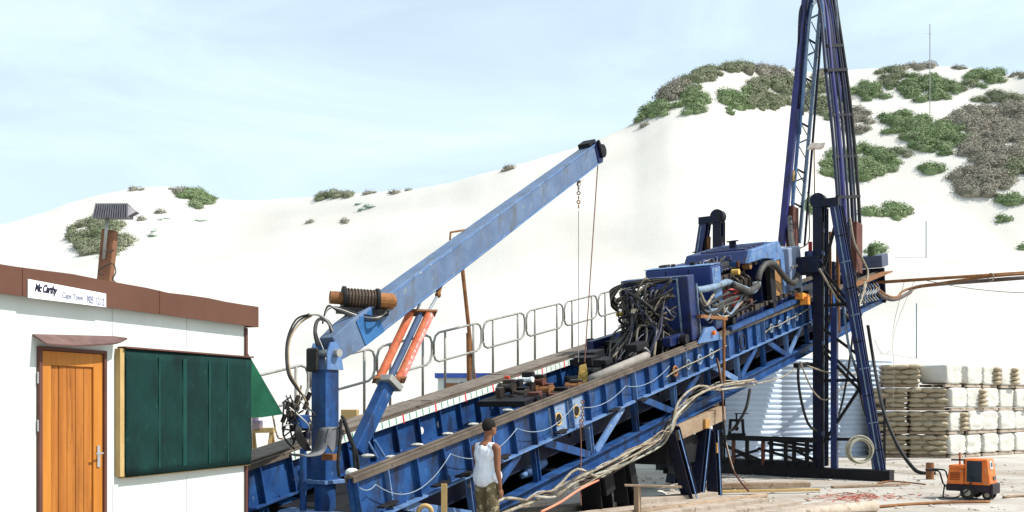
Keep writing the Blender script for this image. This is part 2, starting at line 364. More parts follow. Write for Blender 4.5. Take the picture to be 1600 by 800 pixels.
# ---------------------------------------------------------------- site hut in the foreground
hu = V((.319, .948, 0)).normalized(); hn = V((hu.y, -hu.x, 0))
HA = V((-3.79, 9.25, 0))
def hut_at(x, off=0.0):           # point of the wall plane (at z = 0), by photo column
    k = (x - 800) / F; o = HA + hn * off
    t = (k * o.y - o.x) / (hu.x - k * hu.y); return o + hu * t
def hp(x, y, off=0.0):
    p = hut_at(x, off); return V((p.x, p.y, 2 + (630 - y) / F * p.y))
hut = thing('site_hut', hut_at(385) - hn * 1.3, 'white panelled site hut with brown roof edge, orange wood door and green netted window', 'hut')
e0 = hut_at(385); b0 = hut_at(385) - hu * 8.2
z0h, z1h = .32, 3.06
def wallseg(m, pa, pb, za, zb, th=.06, mi=0):
    m.box((pa + pb) / 2 - hn * th / 2 + UP * (za + zb) / 2, (pb - pa) / 2, hn * th / 2, UP * (zb - za) / 2, mi)
dl, dr = hut_at(57), hut_at(163)
zd = hp(57, 541).z
m = MB(); wallseg(m, b0, dl, z0h, z1h); wallseg(m, dr, e0, z0h, z1h); wallseg(m, dl, dr, zd, z1h); wallseg(m, dl, dr, z0h, .5)
bk = -hn * 2.6
wallseg(m, b0 + bk, e0 + bk, z0h, z1h)
m.box((e0 + (e0 + bk)) / 2 - hu * .03 + UP * (z0h + z1h) / 2, hn * 1.3, hu * .03, UP * (z1h - z0h) / 2)
m.box((b0 + (b0 + bk)) / 2 + hu * .03 + UP * (z0h + z1h) / 2, hn * 1.3, hu * .03, UP * (z1h - z0h) / 2)
m.build('wall', WALL, hut)
m = MB()
m.box(e0 + hn * .008 - hu * .02 + UP * 1.6, hu * .022, hn * .012, UP * 1.28)       # corner trim
m.build('corner_trim', DBROWN, hut)
m = MB(); m.box((b0 + e0) / 2 + bk / 2 + UP * .22, (e0 - b0) / 2, hn * 1.25, UP * .1); m.build('skid_base', BLACK, hut)
ztop, zbot = 3.135, 2.895
m = MB()
for off, pa, pb in ((.10, b0 - hu * .1, e0 + hu * .1),):
    # front fascia in several sheets with slightly uneven top edge
    k = 26; rows = []
    for i in range(k + 1):
        p = pa.lerp(pb, i / k); wob = .006 * math.sin(i * 1.7) + .004 * math.sin(i * 4.1) + (.018 if i in (17, 18) else 0)
        rows.append((p, ztop + wob))
    vs = []
    for p, zt in rows:
        vs += [p + hn * .10 + UP * zbot, p + hn * .10 + UP * zt, p + hn * .085 + UP * zt, p + hn * .085 + UP * zbot]
    fs = []
    for i in range(k):
        for j in range(4): fs.append((i * 4 + j, i * 4 + (j + 1) % 4, (i + 1) * 4 + (j + 1) % 4, (i + 1) * 4 + j))
    fs += [(0, 1, 2, 3), (k * 4, k * 4 + 3, k * 4 + 2, k * 4 + 1)]
    m.add(vs, fs)
m.box(e0 + bk / 2 + hu * .093 + UP * (ztop + zbot) / 2, hu * .008, hn * 1.38, UP * (ztop - zbot) / 2)
m.build('fascia', BROWN, hut)
m = MB(); m.box((b0 + e0) / 2 + bk / 2 + UP * 3.085, (e0 - b0) / 2 + hu * .08, hn * 1.37, UP * .018); m.build('roof', STEEL, hut)
for xx in (36, 250):
    p = hp(xx, 0, .103); MB().box(V((p.x, p.y, (ztop + zbot) / 2)), hu * .004, hn * .002, UP * .118).build('sheet_joint', DBROWN, hut)
for xx in (-60, 176, 292):
    p = hp(xx, 0, .002)
    if xx == 292 or xx == 176 or xx < 0:
        for za, zb in (((z0h, z1h),) if xx < 0 else ((zt_0 := 2.60, z1h), (z0h, 1.22))): MB().box(V((p.x, p.y, (za + zb) / 2)), hu * .006, hn * .0025, UP * (zb - za) / 2).build('panel_seam', mat('seam_grey', (.50, .53, .50)), hut)
# door
door = MB(); dz0 = .42
m = MB()
for a, b in ((dl, dl + hu * .035), (dr - hu * .035, dr)):
    m.box((a + b) / 2 + hn * .004 + UP * (dz0 + zd) / 2, (b - a) / 2, hn * .03, UP * (zd - dz0) / 2)
m.box((dl + dr) / 2 + hn * .004 + UP * (zd - .015), (dr - dl) / 2 - hu * .036, hn * .03, UP * .015)
m.build('door_frame', DBROWN, hut)
da, db = dl + hu * .037, dr - hu * .037; dw = (db - da).length; ztd = zd - .034
m = MB()
def dbx(m, u0, u1, za, zb, o0, o1, mi=0):
    m.box(da + hu * (u0 + u1) / 2 + hn * (o0 + o1) / 2 + UP * (za + zb) / 2, hu * (u1 - u0) / 2, hn * (o1 - o0) / 2, UP * (zb - za) / 2, mi)
dbx(m, 0, .115, dz0, ztd, -.03, .012, 1); dbx(m, dw - .115, dw, dz0, ztd, -.03, .012, 1); dbx(m, .1155, dw - .1155, ztd - .125, ztd, -.03, .012, 1)
nb = 5; bw = (dw - .232) / nb
for i in range(nb): dbx(m, .116 + i * bw + .003, .116 + (i + 1) * bw - .003, dz0, ztd - .126, -.028, -.006)
doorob = m.build('door', [DOORW, DOORF], hut, bevel=.003)
m = MB(); q = hp(154, 713, .02); m.box(q, hu * .018, hn * .004, UP * .10); m.tube([q + UP * .03, q + UP * .03 + hn * .05, q + UP * .03 + hn * .052 - hu * .09], .009, 8)
m.build('handle', CHROME, doorob, smooth=False)
m = MB()
for yy in (590, 665): q = hp(60, yy, .02); m.cyl(q - UP * .05, q + UP * .05, .009, 8)
m.build('hinge', CHROME, doorob)
# sheet canopy over the door
m = MB(); rows = []
pa, pb = hp(50, 524), hp(178, 527); k = 14
for i in range(k + 1):
    f = i / k; p = pa.lerp(pb, f); lift = .05 * max(0, (f - .82) / .18) ** 1.5 - .012 * math.sin(f * 5)
    rows.append([p + hn * .005 + UP * (.012), p + hn * .16 + UP * (-.07 + lift), p + hn * .155 + UP * (-.085 + lift), p + hn * .005 + UP * (-.005)])
vs = [q for r in rows for q in r]; fs = [(i * 4 + j, i * 4 + (j + 1) % 4, (i + 1) * 4 + (j + 1) % 4, (i + 1) * 4 + j) for i in range(k) for j in range(4)] + [(0, 1, 2, 3), (k * 4 + 3, k * 4 + 2, k * 4 + 1, k * 4)]
m.add(vs, fs).build('door_canopy', mat('canopy_sheet', (.10, .055, .05), (.17, .10, .09), None, scale=5, rough=.6), hut)
# window with green net screen
wa, wb = hut_at(186), hut_at(384); zt_ = 2.505; zb_ = 1.305
win = MB()
for a, b, za, zb in ((wa - hu * .06, wa, zb_ - .01, zt_ + .02), (wa, wb, zb_ - .03, zb_ + .01), (wa, wb, zt_ - .02, zt_ + .02), (wb - hu * .03, wb, zb_, zt_)):
    win.box((a + b) / 2 + hn * .035 + UP * (za + zb) / 2, (b - a) / 2, hn * .03, UP * (zb - za) / 2)
wino = win.build('window_frame', YWOOD, hut, bevel=.003)
m = MB(); L_ = (wb - wa).length
k = 40; vs = []; fs = []
for i in range(k + 1):
    for j in range(13):
        f, g = i / k, j / 12
        vs.append(wa.lerp(wb, f) + UP * (zb_ - .02 + (zt_ - zb_ + .04) * g) + hn * (.072 + .006 * math.sin(f * 34 + g * 2) * math.sin(g * math.pi) + .004 * math.sin(g * 17 + f * 5)))
for i in range(k):
    for j in range(12): fs.append((i * 13 + j, (i + 1) * 13 + j, (i + 1) * 13 + j + 1, i * 13 + j + 1))
m.add(vs, fs); net = m.build('shade_net', GREEN, wino, smooth=True); sm = net.modifiers.new('s', 'SOLIDIFY'); sm.thickness = .004; sm.offset = 1
m = MB()
for f, ww in ((.23, .012), (.42, .03), (.62, .015), (.78, .012)):
    p = wa.lerp(wb, f); m.box(p + hn * .083 + UP * (zb_ + zt_) / 2, hu * ww, hn * .002, UP * (.56))
m.build('net_seam', mat('green_net_seam', (.002, .036, .030), (.004, .048, .038), None, scale=4, rough=.7), wino)
m = MB(); m.box((wa + wb) / 2 + hn * .05 + UP * (zt_ + .032), (wb - wa) / 2 + hu * .02, hn * .05, UP * .008); m.build('drip_strip', DBROWN, hut)
# awning on the end wall
m = MB(); ea = e0 - hn * .12; eb = e0 - hn * 1.7; zt2, zb2 = 2.78, 1.86; outv = hu * .98
th = hu * .006
m.prism([ea + hu * .01 + UP * zt2, eb + hu * .01 + UP * zt2, eb + outv + UP * zb2, ea + outv + UP * zb2], th)
k = 10
vs = []; 
top = ea + hu * .01 + UP * zt2; lo = ea + outv + UP * zb2; cor = ea + hu * .01 + UP * (zb2 - .03)
m.prism([top, lo, lo.lerp(cor, .5) - UP * .02, cor], -hn * .006)
m.build('end_awning', GREENB, hut)
# sign on the fascia
sg = MB(); sx0, sx1 = hut_at(43, .104), hut_at(165, .104)
cz = lambda x, y: hp(x, y, .104)
a, b, c, e = cz(43, 436), cz(165, 459), cz(165, 480), cz(43, 465)
sgo = sg.prism([e, c, b, a], hn * .006).build('sign_board', SIGNW, hut)
def text_part(body, wfit, hfit, origin, xdir, mt, parent, name, shear=0, bold=0, spacing=1.0, nrm=None):
    size = 1
    cu = bpy.data.curves.new(name, 'FONT'); cu.body = body; cu.size = size; cu.shear = shear; cu.offset = bold; cu.extrude = .0015; cu.space_character = spacing
    o = bpy.data.objects.new(name, cu); COL.objects.link(o)
    zax = nrm.normalized(); xax = V(xdir).normalized(); yax = zax.cross(xax).normalized()
    M = Matrix((xax, yax, zax)).transposed().to_4x4(); M.translation = origin
    bpy.context.view_layer.update(); me = bpy.data.meshes.new_from_object(o.evaluated_get(bpy.context.evaluated_depsgraph_get()))
    xs = [v.co.x for v in me.vertices]; ys = [v.co.y for v in me.vertices]
    me.transform(Matrix.Translation((-min(xs), -min(ys), 0))); me.transform(Matrix.Diagonal((wfit / (max(xs) - min(xs)), hfit / (max(ys) - min(ys)), 1, 1)))
    me.transform(M); me.transform(Matrix.Translation(-wloc(parent))); me.materials.clear(); me.materials.append(mt)
    COL.objects.unlink(o); bpy.data.objects.remove(o)
    q = bpy.data.objects.new(name, me); COL.objects.link(q); q.parent = parent; return q
xd = (cz(165, 470) - cz(43, 447)).normalized()
def sign_text(body, x0, y0, x1, y1, h, mt, nm, **k):
    p, q = cz(x0, y0), cz(x1, y1); text_part(body, (q - p).length, h, p + hn * .0085, q - p, mt, sgo, nm, nrm=hn, **k)
sign_text('Mc Carthy', 53, 459, 89, 464, .092, INK, 'script_lettering', shear=.4, bold=.035, spacing=.9)
sign_text('Cape Town', 96, 468, 129, 473, .068, INKG, 'town_lettering', bold=.012)
sign_text('905 1212', 134, 473, 162, 478, .070, INKG, 'phone_number', bold=.02)

# flood lamp on a post standing on the hut roof
fl = thing('flood_lamp', P(166, 441, 9.6), 'ribbed grey flood lamp on a thin pole wired to a brown post above the hut', 'lamp')
m = MB(); m.beam(P(164, 443, 9.6), P(172, 360, 9.6), .13, .10, V((0, -1, 0))); m.build('post', mat('post_rust', (.16, .07, .045), (.25, .12, .06), (.09, .05, .04), scale=5, rough=.8, bump=.3), fl, bevel=.006)
m = MB(); m.cyl(P(162, 405, 9.53), P(169, 330, 9.53), .017, 10); m.build('pole', STEEL, fl, smooth=True)
hd = P(178, 331, 9.55); m = MB()
nr = 15
for i in range(nr):
    f = i / (nr - 1) - .5; x = f * .33
    h = .075; m.prism([hd + V((x - .007, -.10, -h)), hd + V((x - .007, .06, -h * .9)), hd + V((x * .92 - .007, .05, h * .7)), hd + V((x * .92 - .007, -.06, h))], V((.013, 0, 0)))
m.prism([hd + V((-.165, -.07, -.072)), hd + V((.165, -.07, -.072)), hd + V((.15, -.045, .068)), hd + V((-.15, -.045, .068))], V((0, .1, 0)))
m.prism([hd + V((.165, -.08, -.06)), hd + V((.225, -.01, .0)), hd + V((.15, -.05, .06))], V((0, .09, 0)))
m.build('lamp_head', mat('ribbed_grey', (.12, .115, .13), (.20, .19, .21), None, scale=6, rough=.5, metal=.3), fl)
hose([P(160, 430, 9.5), P(154, 425, 9.5), P(160, 418, 9.5), P(176, 412, 9.5), P(181, 425, 9.5), P(176, 436, 9.5), P(183, 443, 9.55)], .006, HOSEG, fl, 'cable')
hose([P(164, 392, 9.5), P(172, 394, 9.5), P(178, 390, 9.5)], .006, HOSEG, fl, 'tie_wire')

# ---------------------------------------------------------------- the inclined rig
S0, S1 = -2.9, 22.6; SP = .57; W2 = 2.2
rig = thing('drilling_rig', Q(8, 1.1, 0) * 1.0 - UP * Q(8, 1.1, 0).z, 'long blue inclined drilling rig ramp of two trussed girders with walkway rail', 'drilling rig')
for w0, sgn, s0 in ((0, 1, S0), (W2, -1, -6.5)):
    # sgn +1: near girder, outer face on -w side
    m = MB(); m.qbox(s0, S1, w0 - .085, w0 + .075, -.03, 0); m.qbox(s0, S1, w0 - .085, w0 - .06, -.085, -.032); m.qbox(s0, S1, w0 + .05, w0 + .075, -.085, -.032)
    m.qbox(s0, S1, w0 - .022, w0 + .022, .0015, .03); m.build('rail', RUSTR, rig, bevel=.006)
    web = MB(); web.qbox(s0, S1, w0 - .012, w0 + .012, -.60, -.031)
    web.build('web_plate', BLUE, rig)
    k = int((S1 - s0) / SP)
    for i in range(k + 1):
        s = s0 + .05 + i * SP; m = MB()
        m.qbox(s - .008, s + .008, w0 - .095, w0 + .095, -.60, -.087)
        m.build('stiffener', BLUEP if (w0 == 0 and i % 4 == 1) else BLUE, rig)
    m = MB(); m.qbox(s0, S1, w0 - .115, w0 + .10, -.63, -.602); m.build('lower_flange', BLUEP if w0 == 0 else BLUE, rig, bevel=.003)
    m = MB(); m.ibeam(Q(s0, w0, -1.32), Q(S1 - 3, w0, -1.32), .20, .24, n_, .025); m.build('lower_chord', BLUE, rig, bevel=.004)
    m = MB()
    VB = SP * 3; k = int((S1 - 3 - s0) / VB)
    for i in range(k + 1):
        s = s0 + .62 + i * VB
        b = MB(); b.ibeam(Q(s, w0, -.632), Q(s, w0, -1.198), .10, .10, d_, .012); b.build('upright', BLUEP if w0 == 0 and i % 2 else BLUE, rig)
        sa, sb = (s + .28, s + VB - .10) if i % 2 == 0 else (s + VB - .45, s + .12)
        b = MB(); b.beam(Q(sa, w0 - .02, -.64), Q(sb, w0 - .02, -1.19), .05, .13, n_); b.build('diagonal_brace', BLUE if i % 3 else BLUEP, rig, bevel=.004)
# deck, cross members, underside clutter
m = MB(); m.qbox(-2.4, 6.6, .25, 1.95, -.70, -.66); m.qbox(6.6, 22.4, .13, 2.07, -.2, -.16); m.qbox(-2.4, 21, .3, 1.9, -1.05, -1.0)
m.build('deck_plate', BLACK, rig)
m = MB(); m.qbox(-6.4, 19, W2 + .07, W2 + .08, -1.2, -.635); m.build('shade_backing', BLACK, rig)  # black sheet added to block bright sand seen through the lower truss
m = MB(); m.qbox(-2.4, 19, .16, .17, -.98, -.72); m.build('inner_shade_plate', NAVY, rig)  # thin dark sheet added as shade inside the near truss
m = MB(); m.qbox(-2.4, 19, .25, 1.95, -1.42, -1.40); m.build('belly_shade_plate', BLACK, rig)  # black sheet added below to keep the truss interior dark
for i in range(14):
    s = -1.6 + i * 1.71; b = MB(); b.ibeam(Q(s, .11, -1.3), Q(s, 2.09, -1.3), .14, .2, n_, .02); b.build('cross_member', NAVY, rig)
for i in range(13):
    s = -.9 + i * 1.71; b = MB(); b.beam(Q(s, .12, -.76), Q(s, 2.08, -.76), .12, .1, n_); b.build('cross_member', NAVY, rig)
for s0_, s1_, w_, v_, r_, mm in ((-1.6, 14, .55, -.90, .05, NAVY), (-1, 12, .9, -1.15, .06, BLACK), (0, 16, .35, -1.0, .035, HOSEG), (2, 17, 1.4, -.92, .06, NAVY)):
    b = MB(); b.cyl(Q(s0_, w_, v_), Q(s1_, w_, v_), r_, 8); b.build('service_pipe', mm, rig, smooth=True)
m = MB(); m.cyl(RP(822, 740, .25), RP(850, 722, .25), .075, 14); m.cyl(RP(815, 744, .25), RP(822, 740, .25), .05, 12); m.build('grease_cylinder', BLUEP, rig, smooth=True)
# planked walkway outside the far girder
for i in range(7):
    s = -6.0 + i * 2.55; b = MB(); b.qbox(s, s + 2.5, 2.33, 2.62, -.05, -.005 + .003 * (i % 2)); b.qbox(s, s + 2.48, 2.64, 2.95, -.05, -.008 + .004 * (i % 3)); b.build('walkway_plank', mat('walkway_grey', (.13, .105, .085), (.20, .165, .135), (.07, .05, .04), scale=3, rough=.85, bump=.4, spot=.58), rig)
for i in range(8):
    s = -5 + i * 2.1; b = MB(); b.beam(Q(s, 2.27, -.1), Q(s, 3.05, -.1), .07, .07, n_); b.beam(Q(s, 2.95, -.16), Q(s, 2.22, -.58), .05, .05, n_); b.build('walkway_bracket', NAVY, rig)
# striped measuring strip on the inner side of the far rail
tp = MB(); tw0 = W2 - .118
tp.qbox(-1.9, 6.8, tw0, tw0 + .012, -.135, -.02, 0)
k = 0; s = -1.85
while s < 6.7:
    big = (k % 5 == 4)
    tp.qbox(s, s + (.035 if big else .018), tw0 - .003, tw0 - .001, -.125 if not big else -.15, -.02 if not big else 0, 2 if big else 1)
    s += .17; k += 1
tp.build('measuring_strip', [TAPEW, TAPEG, TAPER], rig)
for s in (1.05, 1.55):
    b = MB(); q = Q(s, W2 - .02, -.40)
    b.tube([q - c_ * .004, q + c_ * .002], .065, 20); b.build('daylight_disc', mat('hole_daylight', (.80, .78, .70), (.7, .68, .6), None, rough=.9), rig)  # solid pale disc, coloured as daylight showing through a hole
# painted holes, rings and a small chip patch on the near girder
for x, y, r in ((872, 655, .085), (900, 642, .085)):
    q = RP(x, y, -.022); b = MB(); b.cyl(q - c_ * .004, q + c_ * .003, r, 20); h = b.build('dark_opening', BLACK, rig)
    b = MB(); b.ring(q - c_ * .006, c_, r + .012, .012, 22); b.build('opening_rim', YELLOW, rig)
    b = MB(); s_ = (q - N0).dot(d_); b.qbox(s_ - .25, s_ + .25, -.019, -.014, -.597, -.137); b.build('patch_plate', mat('pale_patch', (.24, .31, .40), (.17, .24, .36), (.08, .14, .26), scale=6, spot=.56), rig)
ringx = [(1055, 580), (1075, 570), (1093, 562), (1111, 553), (1205, 513), (1218, 507), (1231, 501), (1244, 495)]
for i, (x, y) in enumerate(ringx):
    q = RP(x, y, -.10); b = MB(); b.ring(q, c_, .095, .024, 18); b.cyl(q - c_ * .03, q + c_ * .07, .035, 10)
    b.build('flange_ring', HOSEP if i != 0 else RUST, rig, smooth=True)
b = MB(); b.ring(RP(1160, 535, -.09), c_, .17, .02, 20); b.build('flange_ring', NAVY, rig, smooth=True)
pts = [RP(1040, 590, -.13)] + [RP(x, y, -.15) for x, y in ringx[:4]] + [RP(1135, 540, -.13)]
hose(pts, .012, ROPE, rig, 'lashing_rope')
hose([RP(x, y, -.14) for x, y in ((1195, 520), (1205, 512), (1218, 508), (1231, 500), (1244, 494), (1262, 483))], .012, ROPE, rig, 'lashing_rope')
# swags of line on the near face
sw = [(562, 762), (587, 757), (704, 709), (808, 669), (897, 634), (978, 603), (1046, 572)]
for i, ((xa, ya), (xb, yb)) in enumerate(zip(sw, sw[1:])):
    p, q = RP(xa, ya, -.125), RP(xb, yb, -.125); dr_ = [.05, .30, .22, .20, .16, .14][i]
    b = MB(); b.tube(sag(p, q, dr_, 12), .0065, 6); b.build('swag_line', mat('pale_line', (.24, .29, .36), rough=.8), rig, smooth=True)
for i in range(5, 9):
    pass
# step brackets sticking out under the flange
for x, y in ((606, 788), (688, 756), (725, 741), (785, 720 - 6), (877, 674), (960, 640), (1003, 624)):
    q = RP(x, y, -.17); b = MB(); b.box(q, d_ * .14, c_ * .06, n_ * .012); b.box(q + d_ * .05 - n_ * .03, d_ * .04, c_ * .05, n_ * .017); b.build('step_bracket', BLACK, rig)
# hanging ropes bundle along the lower chord
bundle = [(1180, 600), (1130, 607), (1095, 614), (1060, 640), (1048, 668), (1030, 690), (985, 712), (945, 735), (905, 752), (870, 768), (838, 780), (790, 800), (760, 812)]
for i in range(12):
    pts = []
    for j, (x, y) in enumerate(bundle):
        amp = 5 if j < 3 else 8
        pts.append(RP(x + random.uniform(-4, 4), y + random.uniform(-amp, amp) + (i - 6) * .7, -.25 + random.uniform(-.16, .12)))
    if i > 5: pts = pts[i % 4:8 + i % 5]
    if i % 3 == 0: pts = [p - UP * (.10 * math.sin(j_ * 2.1 + i)) for j_, p in enumerate(pts)]
    hose(pts, random.choice((.010, .014, .018, .024)), [ROPE, HOSEG, ROPE, mat('pale_hose', (.40, .39, .34), (.28, .26, .20), None, scale=8), TIMBER][i % 5], rig, 'hanging_hose', seg=6, n=4)
hose([RP(1180, 600, -.2), RP(1220, 590, -.2), RP(1250, 572, -.2), RP(1262, 567, -.1)], .018, ROPE, rig, 'hanging_hose')
hose([RP(845, 800, -.5), RP(875, 785, -.5), RP(905, 765, -.45), RP(935, 750, -.3)], .02, mat('orange_hose', (.75, .25, .16), (.6, .2, .12), None), rig, 'hanging_hose')
# end platform at the top
m = MB(); m.qbox(S1 + .0, S1 + .12, -.22, 2.4, -1.05, .12); m.build('end_plate', NAVY, rig, bevel=.01)
m = MB(); m.qbox(S1 - 3.0, S1, -.14, .1, -1.05, -.90); m.build('end_beam', BLUE, rig)
m = MB(); m.qbox(S1 - 4.5, S1, -.5, -.13, -.04, 0.0); m.build('end_platform', RUST, rig)
for i in range(9):
    x0 = 1335 + i * 4.2
    hose([RP(x0, 448 - i * .8, -.3), RP(x0 + 5, 458 - i, -.33), RP(x0 - 2, 468 - i, -.36), RP(x0 + 4, 476 - i, -.3)], .022, [HOSEP, ROPE][i % 2], rig, 'coiled_hose', n=4)
m = MB(); m.box(RP(1366, 408, .1), d_ * .42, c_ * .35, n_ * .20); m.build('control_box', mat('grey_blue_box', (.05, .06, .10), (.08, .09, .14), None, rough=.5), rig, bevel=.01)
m = MB(); m.cyl(RP(1362, 401, .1), RP(1362, 386, .1), .13, 12); m.build('breather_cap', mat('greenish_cap', (.03, .045, .02), (.06, .09, .03), None), rig)
for s in (19.2, 20.6, 21.9):
    m = MB(); m.ibeam(Q(s, -.05, -.64), Q(s, -.05, -1.0), .08, .08, d_, .012); m.build('upright', HOSEP, rig)
# tall guard rail loops along the far walkway
sa_ = (RP(752, 545, 2.98) - N0).dot(dh) / d_.dot(dh); rs_ = [sa_ + k * 1.56 for k in range(-5, 6)]
for a, b in zip(rs_, rs_[1:]):
    a += .06; w_ = 2.98; c = .16; m = MB(); lo, hi = .52, 1.06
    G = lambda s, h: Q(s, w_, 0) + UP * h
    path = [(a, lo + c), (a, hi - c), (a + .05, hi - .05), (a + c, hi), (b - c, hi), (b - .05, hi - .05), (b, hi - c), (b, lo + c), (b - .05, lo + .05), (b - c, lo), (a + c, lo), (a + .05, lo + .05), (a, lo + c)]
    m.tube([G(*q) for q in path], .023, 7)
    for s in (a + .34, b - .26):
        m.tube([G(s, -.02), G(s, hi)], .024, 7)
    m.build('guard_rail', RAILP, rig, smooth=True)
# dark clutter on the deck between rails (pipe clamp)
m = MB()
m.box(RP(800, 625, 1.3), d_ * .35, c_ * .5, n_ * .05); m.build('clamp_bed', BLACK, rig)
for i, (x, y, ww, rr, mm) in enumerate(((790, 600, 1.5, .10, RUST), (812, 612, 1.3, .13, OILY), (850, 606, 1.3, .14, RUST), (838, 592, 1.5, .09, RBROWN), (872, 612, 1.0, .10, OILY), (830, 620, .9, .10, BLACK), (895, 600, .9, .11, RUST), (820, 588, 1.6, .06, WHITE), (862, 622, .8, .10, BLACK))):
    q = RP(x, y, ww); m = MB(); rr *= .62; q = q - n_ * .06; m.cyl(q - c_ * .16, q + c_ * .16, rr, 12); m.cyl(q - c_ * .17, q - c_ * .13, rr * 1.35, 12); m.cyl(q + c_ * .10, q + c_ * .14, rr * 1.35, 12); m.cyl(q - d_ * .22 - n_ * .06, q + d_ * .22 - n_ * .06, rr * .6, 10); m.build('pipe_clamp', OILY if i in (0, 4) else mm, rig)
    m = MB(); m.box(q + d_ * .12 + n_ * .05, d_ * .05, c_ * .12, n_ * .07); m.box(q - d_ * .2 - n_ * .05, d_ * .07, c_ * .05, n_ * .09); m.build('clamp_block', [OILY, BLACK, RBROWN][i % 3], rig, bevel=.01)
m = MB(); m.box(RP(793, 596, 1.9), d_ * .02, c_ * .05, n_ * .10); m.build('clamp_bracket', mat('signal_red', (.6, .08, .03)), rig)
for x, y in ((575, 712), (652, 695), (612, 714), (740, 663), (700, 678), (793, 641)):
    q = RP(x, y, .35); m = MB(); m.ball(q, .05, ax=(1.9, 1.2, .55), seg=7, rings=4); m.build('rag', mat('white_rag', (.5, .5, .46), (.32, .32, .29), None), rig)
m = MB(); m.cyl(RP(590, 716, 1.0), RP(575, 690, 1.0), .02, 8); m.cyl(RP(600, 712, 1.0), RP(585, 688, 1.0), .02, 8); m.build('brace_rod', BLUEP, rig)
# pipe lying over the near rail behind the hook
m = MB(); m.cyl(RP(925, 592, .28), RP(1010, 556, .28), .085, 12); m.build('drill_pipe', mat('pipe_grey', (.20, .18, .16), (.30, .27, .24), None), rig, smooth=True)

# ---------------------------------------------------------------- supports under the rig
def col_down(m, p, wd, ht, z=0.0, axis=None):
    m.beam(V((p.x, p.y, z)), p, wd, ht, axis or dh)
tr = thing('steel_trestle', V((*RP(1080, 700, .9).xy, 0)), 'dark steel trestle with splayed legs and timber packer under the middle of the ramp', 'trestle')
def gr(x, w, dz=0): q = RP(x, 700, w); return V((q.x, q.y, dz))
for (xa, ya, xb, w_, edge) in ((1050, 672, 1080, -.1, 1), (1100, 668, 1088, -.05, 1), (1112, 672, 1117, -.1, 1), (1062, 680, 1050, 2.0, 0), (1108, 680, 1118, 2.0, 0)):
    p = RP(xa, ya, w_); q = gr(xb, w_)
    m = MB(); m.ibeam(q, p, .24, .26, dh, .02); m.build('leg', NAVY, tr)
    if edge:
        m = MB(); m.beam(q - c_ * .14 + dh * 0, p - c_ * .14, .012, .035, dh); m.build('leg_edge', BLUEP, tr)
m = MB(); m.beam(RP(1039, 676, .12), RP(1113, 645, .12), .62, .30, n_); m.build('packer_timber', TIMBER, tr, bevel=.01)
m = MB(); m.beam(RP(1048, 662, 1.9), RP(1110, 636, 1.9), .5, .3, n_); m.build('packer_timber', TIMBER, tr, bevel=.01)
m = MB(); m.box(RP(1099, 662, -.15), dh * .11, c_ * .10, UP * .10); m.build('wood_block', mat('block_wood', (.36, .18, .05), (.45, .26, .09), (.2, .1, .04), scale=6), tr, bevel=.01)
m = MB(); m.box(RP(1116, 700, -.12), dh * .05, c_ * .08, UP * .11); m.build('wood_block', MATS['block_wood'], tr, bevel=.01)
for yy in (712, 735):
    m = MB(); m.beam(RP(1040, yy, .9), RP(1120, yy - 2, .9), .12, .14); m.build('cross_bar', BLACK, tr)
m = MB(); m.box(RP(1010, 700, .9), dh * .9, c_ * .9, UP * .28); m.build('shadow_block', BLACK, tr)  # black block standing in for the shade under the ramp
for i, (xa, xt, y0, wd) in enumerate(((935, 925, 700, .42), (978, 966, 690, .30))):
    p = RP(xt, y0, .3); q = gr(xa, .3)
    m = MB(); m.ibeam(q, p, wd, wd, dh, .03); m.beam(q + UP * .02, q + UP * .05, wd + .2, wd + .2, dh)
    m.beam(q + UP * .4 - c_ * .1, p - c_ * .1 - UP * .1, wd * .8, wd * .8, dh)
    m.build('support_column', BLACK, None, label=['broad black column under the ramp nearest the man', 'slim black column under the ramp beside the short timber post'][i], cat='column', bevel=.01)
m = MB(); q = gr(996, -.7); m.beam(q, q + UP * .58, .09, .09, dh); p1 = q + UP * .6; m.beam(p1 - V((.22, 0, 0)), p1 + V((.75, 0, -.03)), .12, .03)
m.build('timber_stand', TIMBER, None, label='short timber post carrying a plank under the ramp', cat='timber stand')
# timber stake beside the man
m = MB(); q = P(694, 800, 12.6); m.beam(V((q.x, q.y, -.1)), P(694, 756, 12.6), .075, .06, V((0, -1, 0))); m.build('timber_stake', YWOOD, None, label='square yellow timber stake standing before the girder left of the man', cat='stake')
m = MB(); c0 = P(664, 800, 12.4); m.ring(c0, (0, 1, .2), .085, .03, 20); m.ring(c0 + V((0, .05, 0)), (0, 1, .1), .08, .03, 20); m.cyl(V((c0.x, c0.y + .05, -.05)), c0, .03, 8)
m.build('rope_coil', YWOOD, None, label='small yellow rope coil hung on a peg below the girder', cat='rope coil', smooth=True)

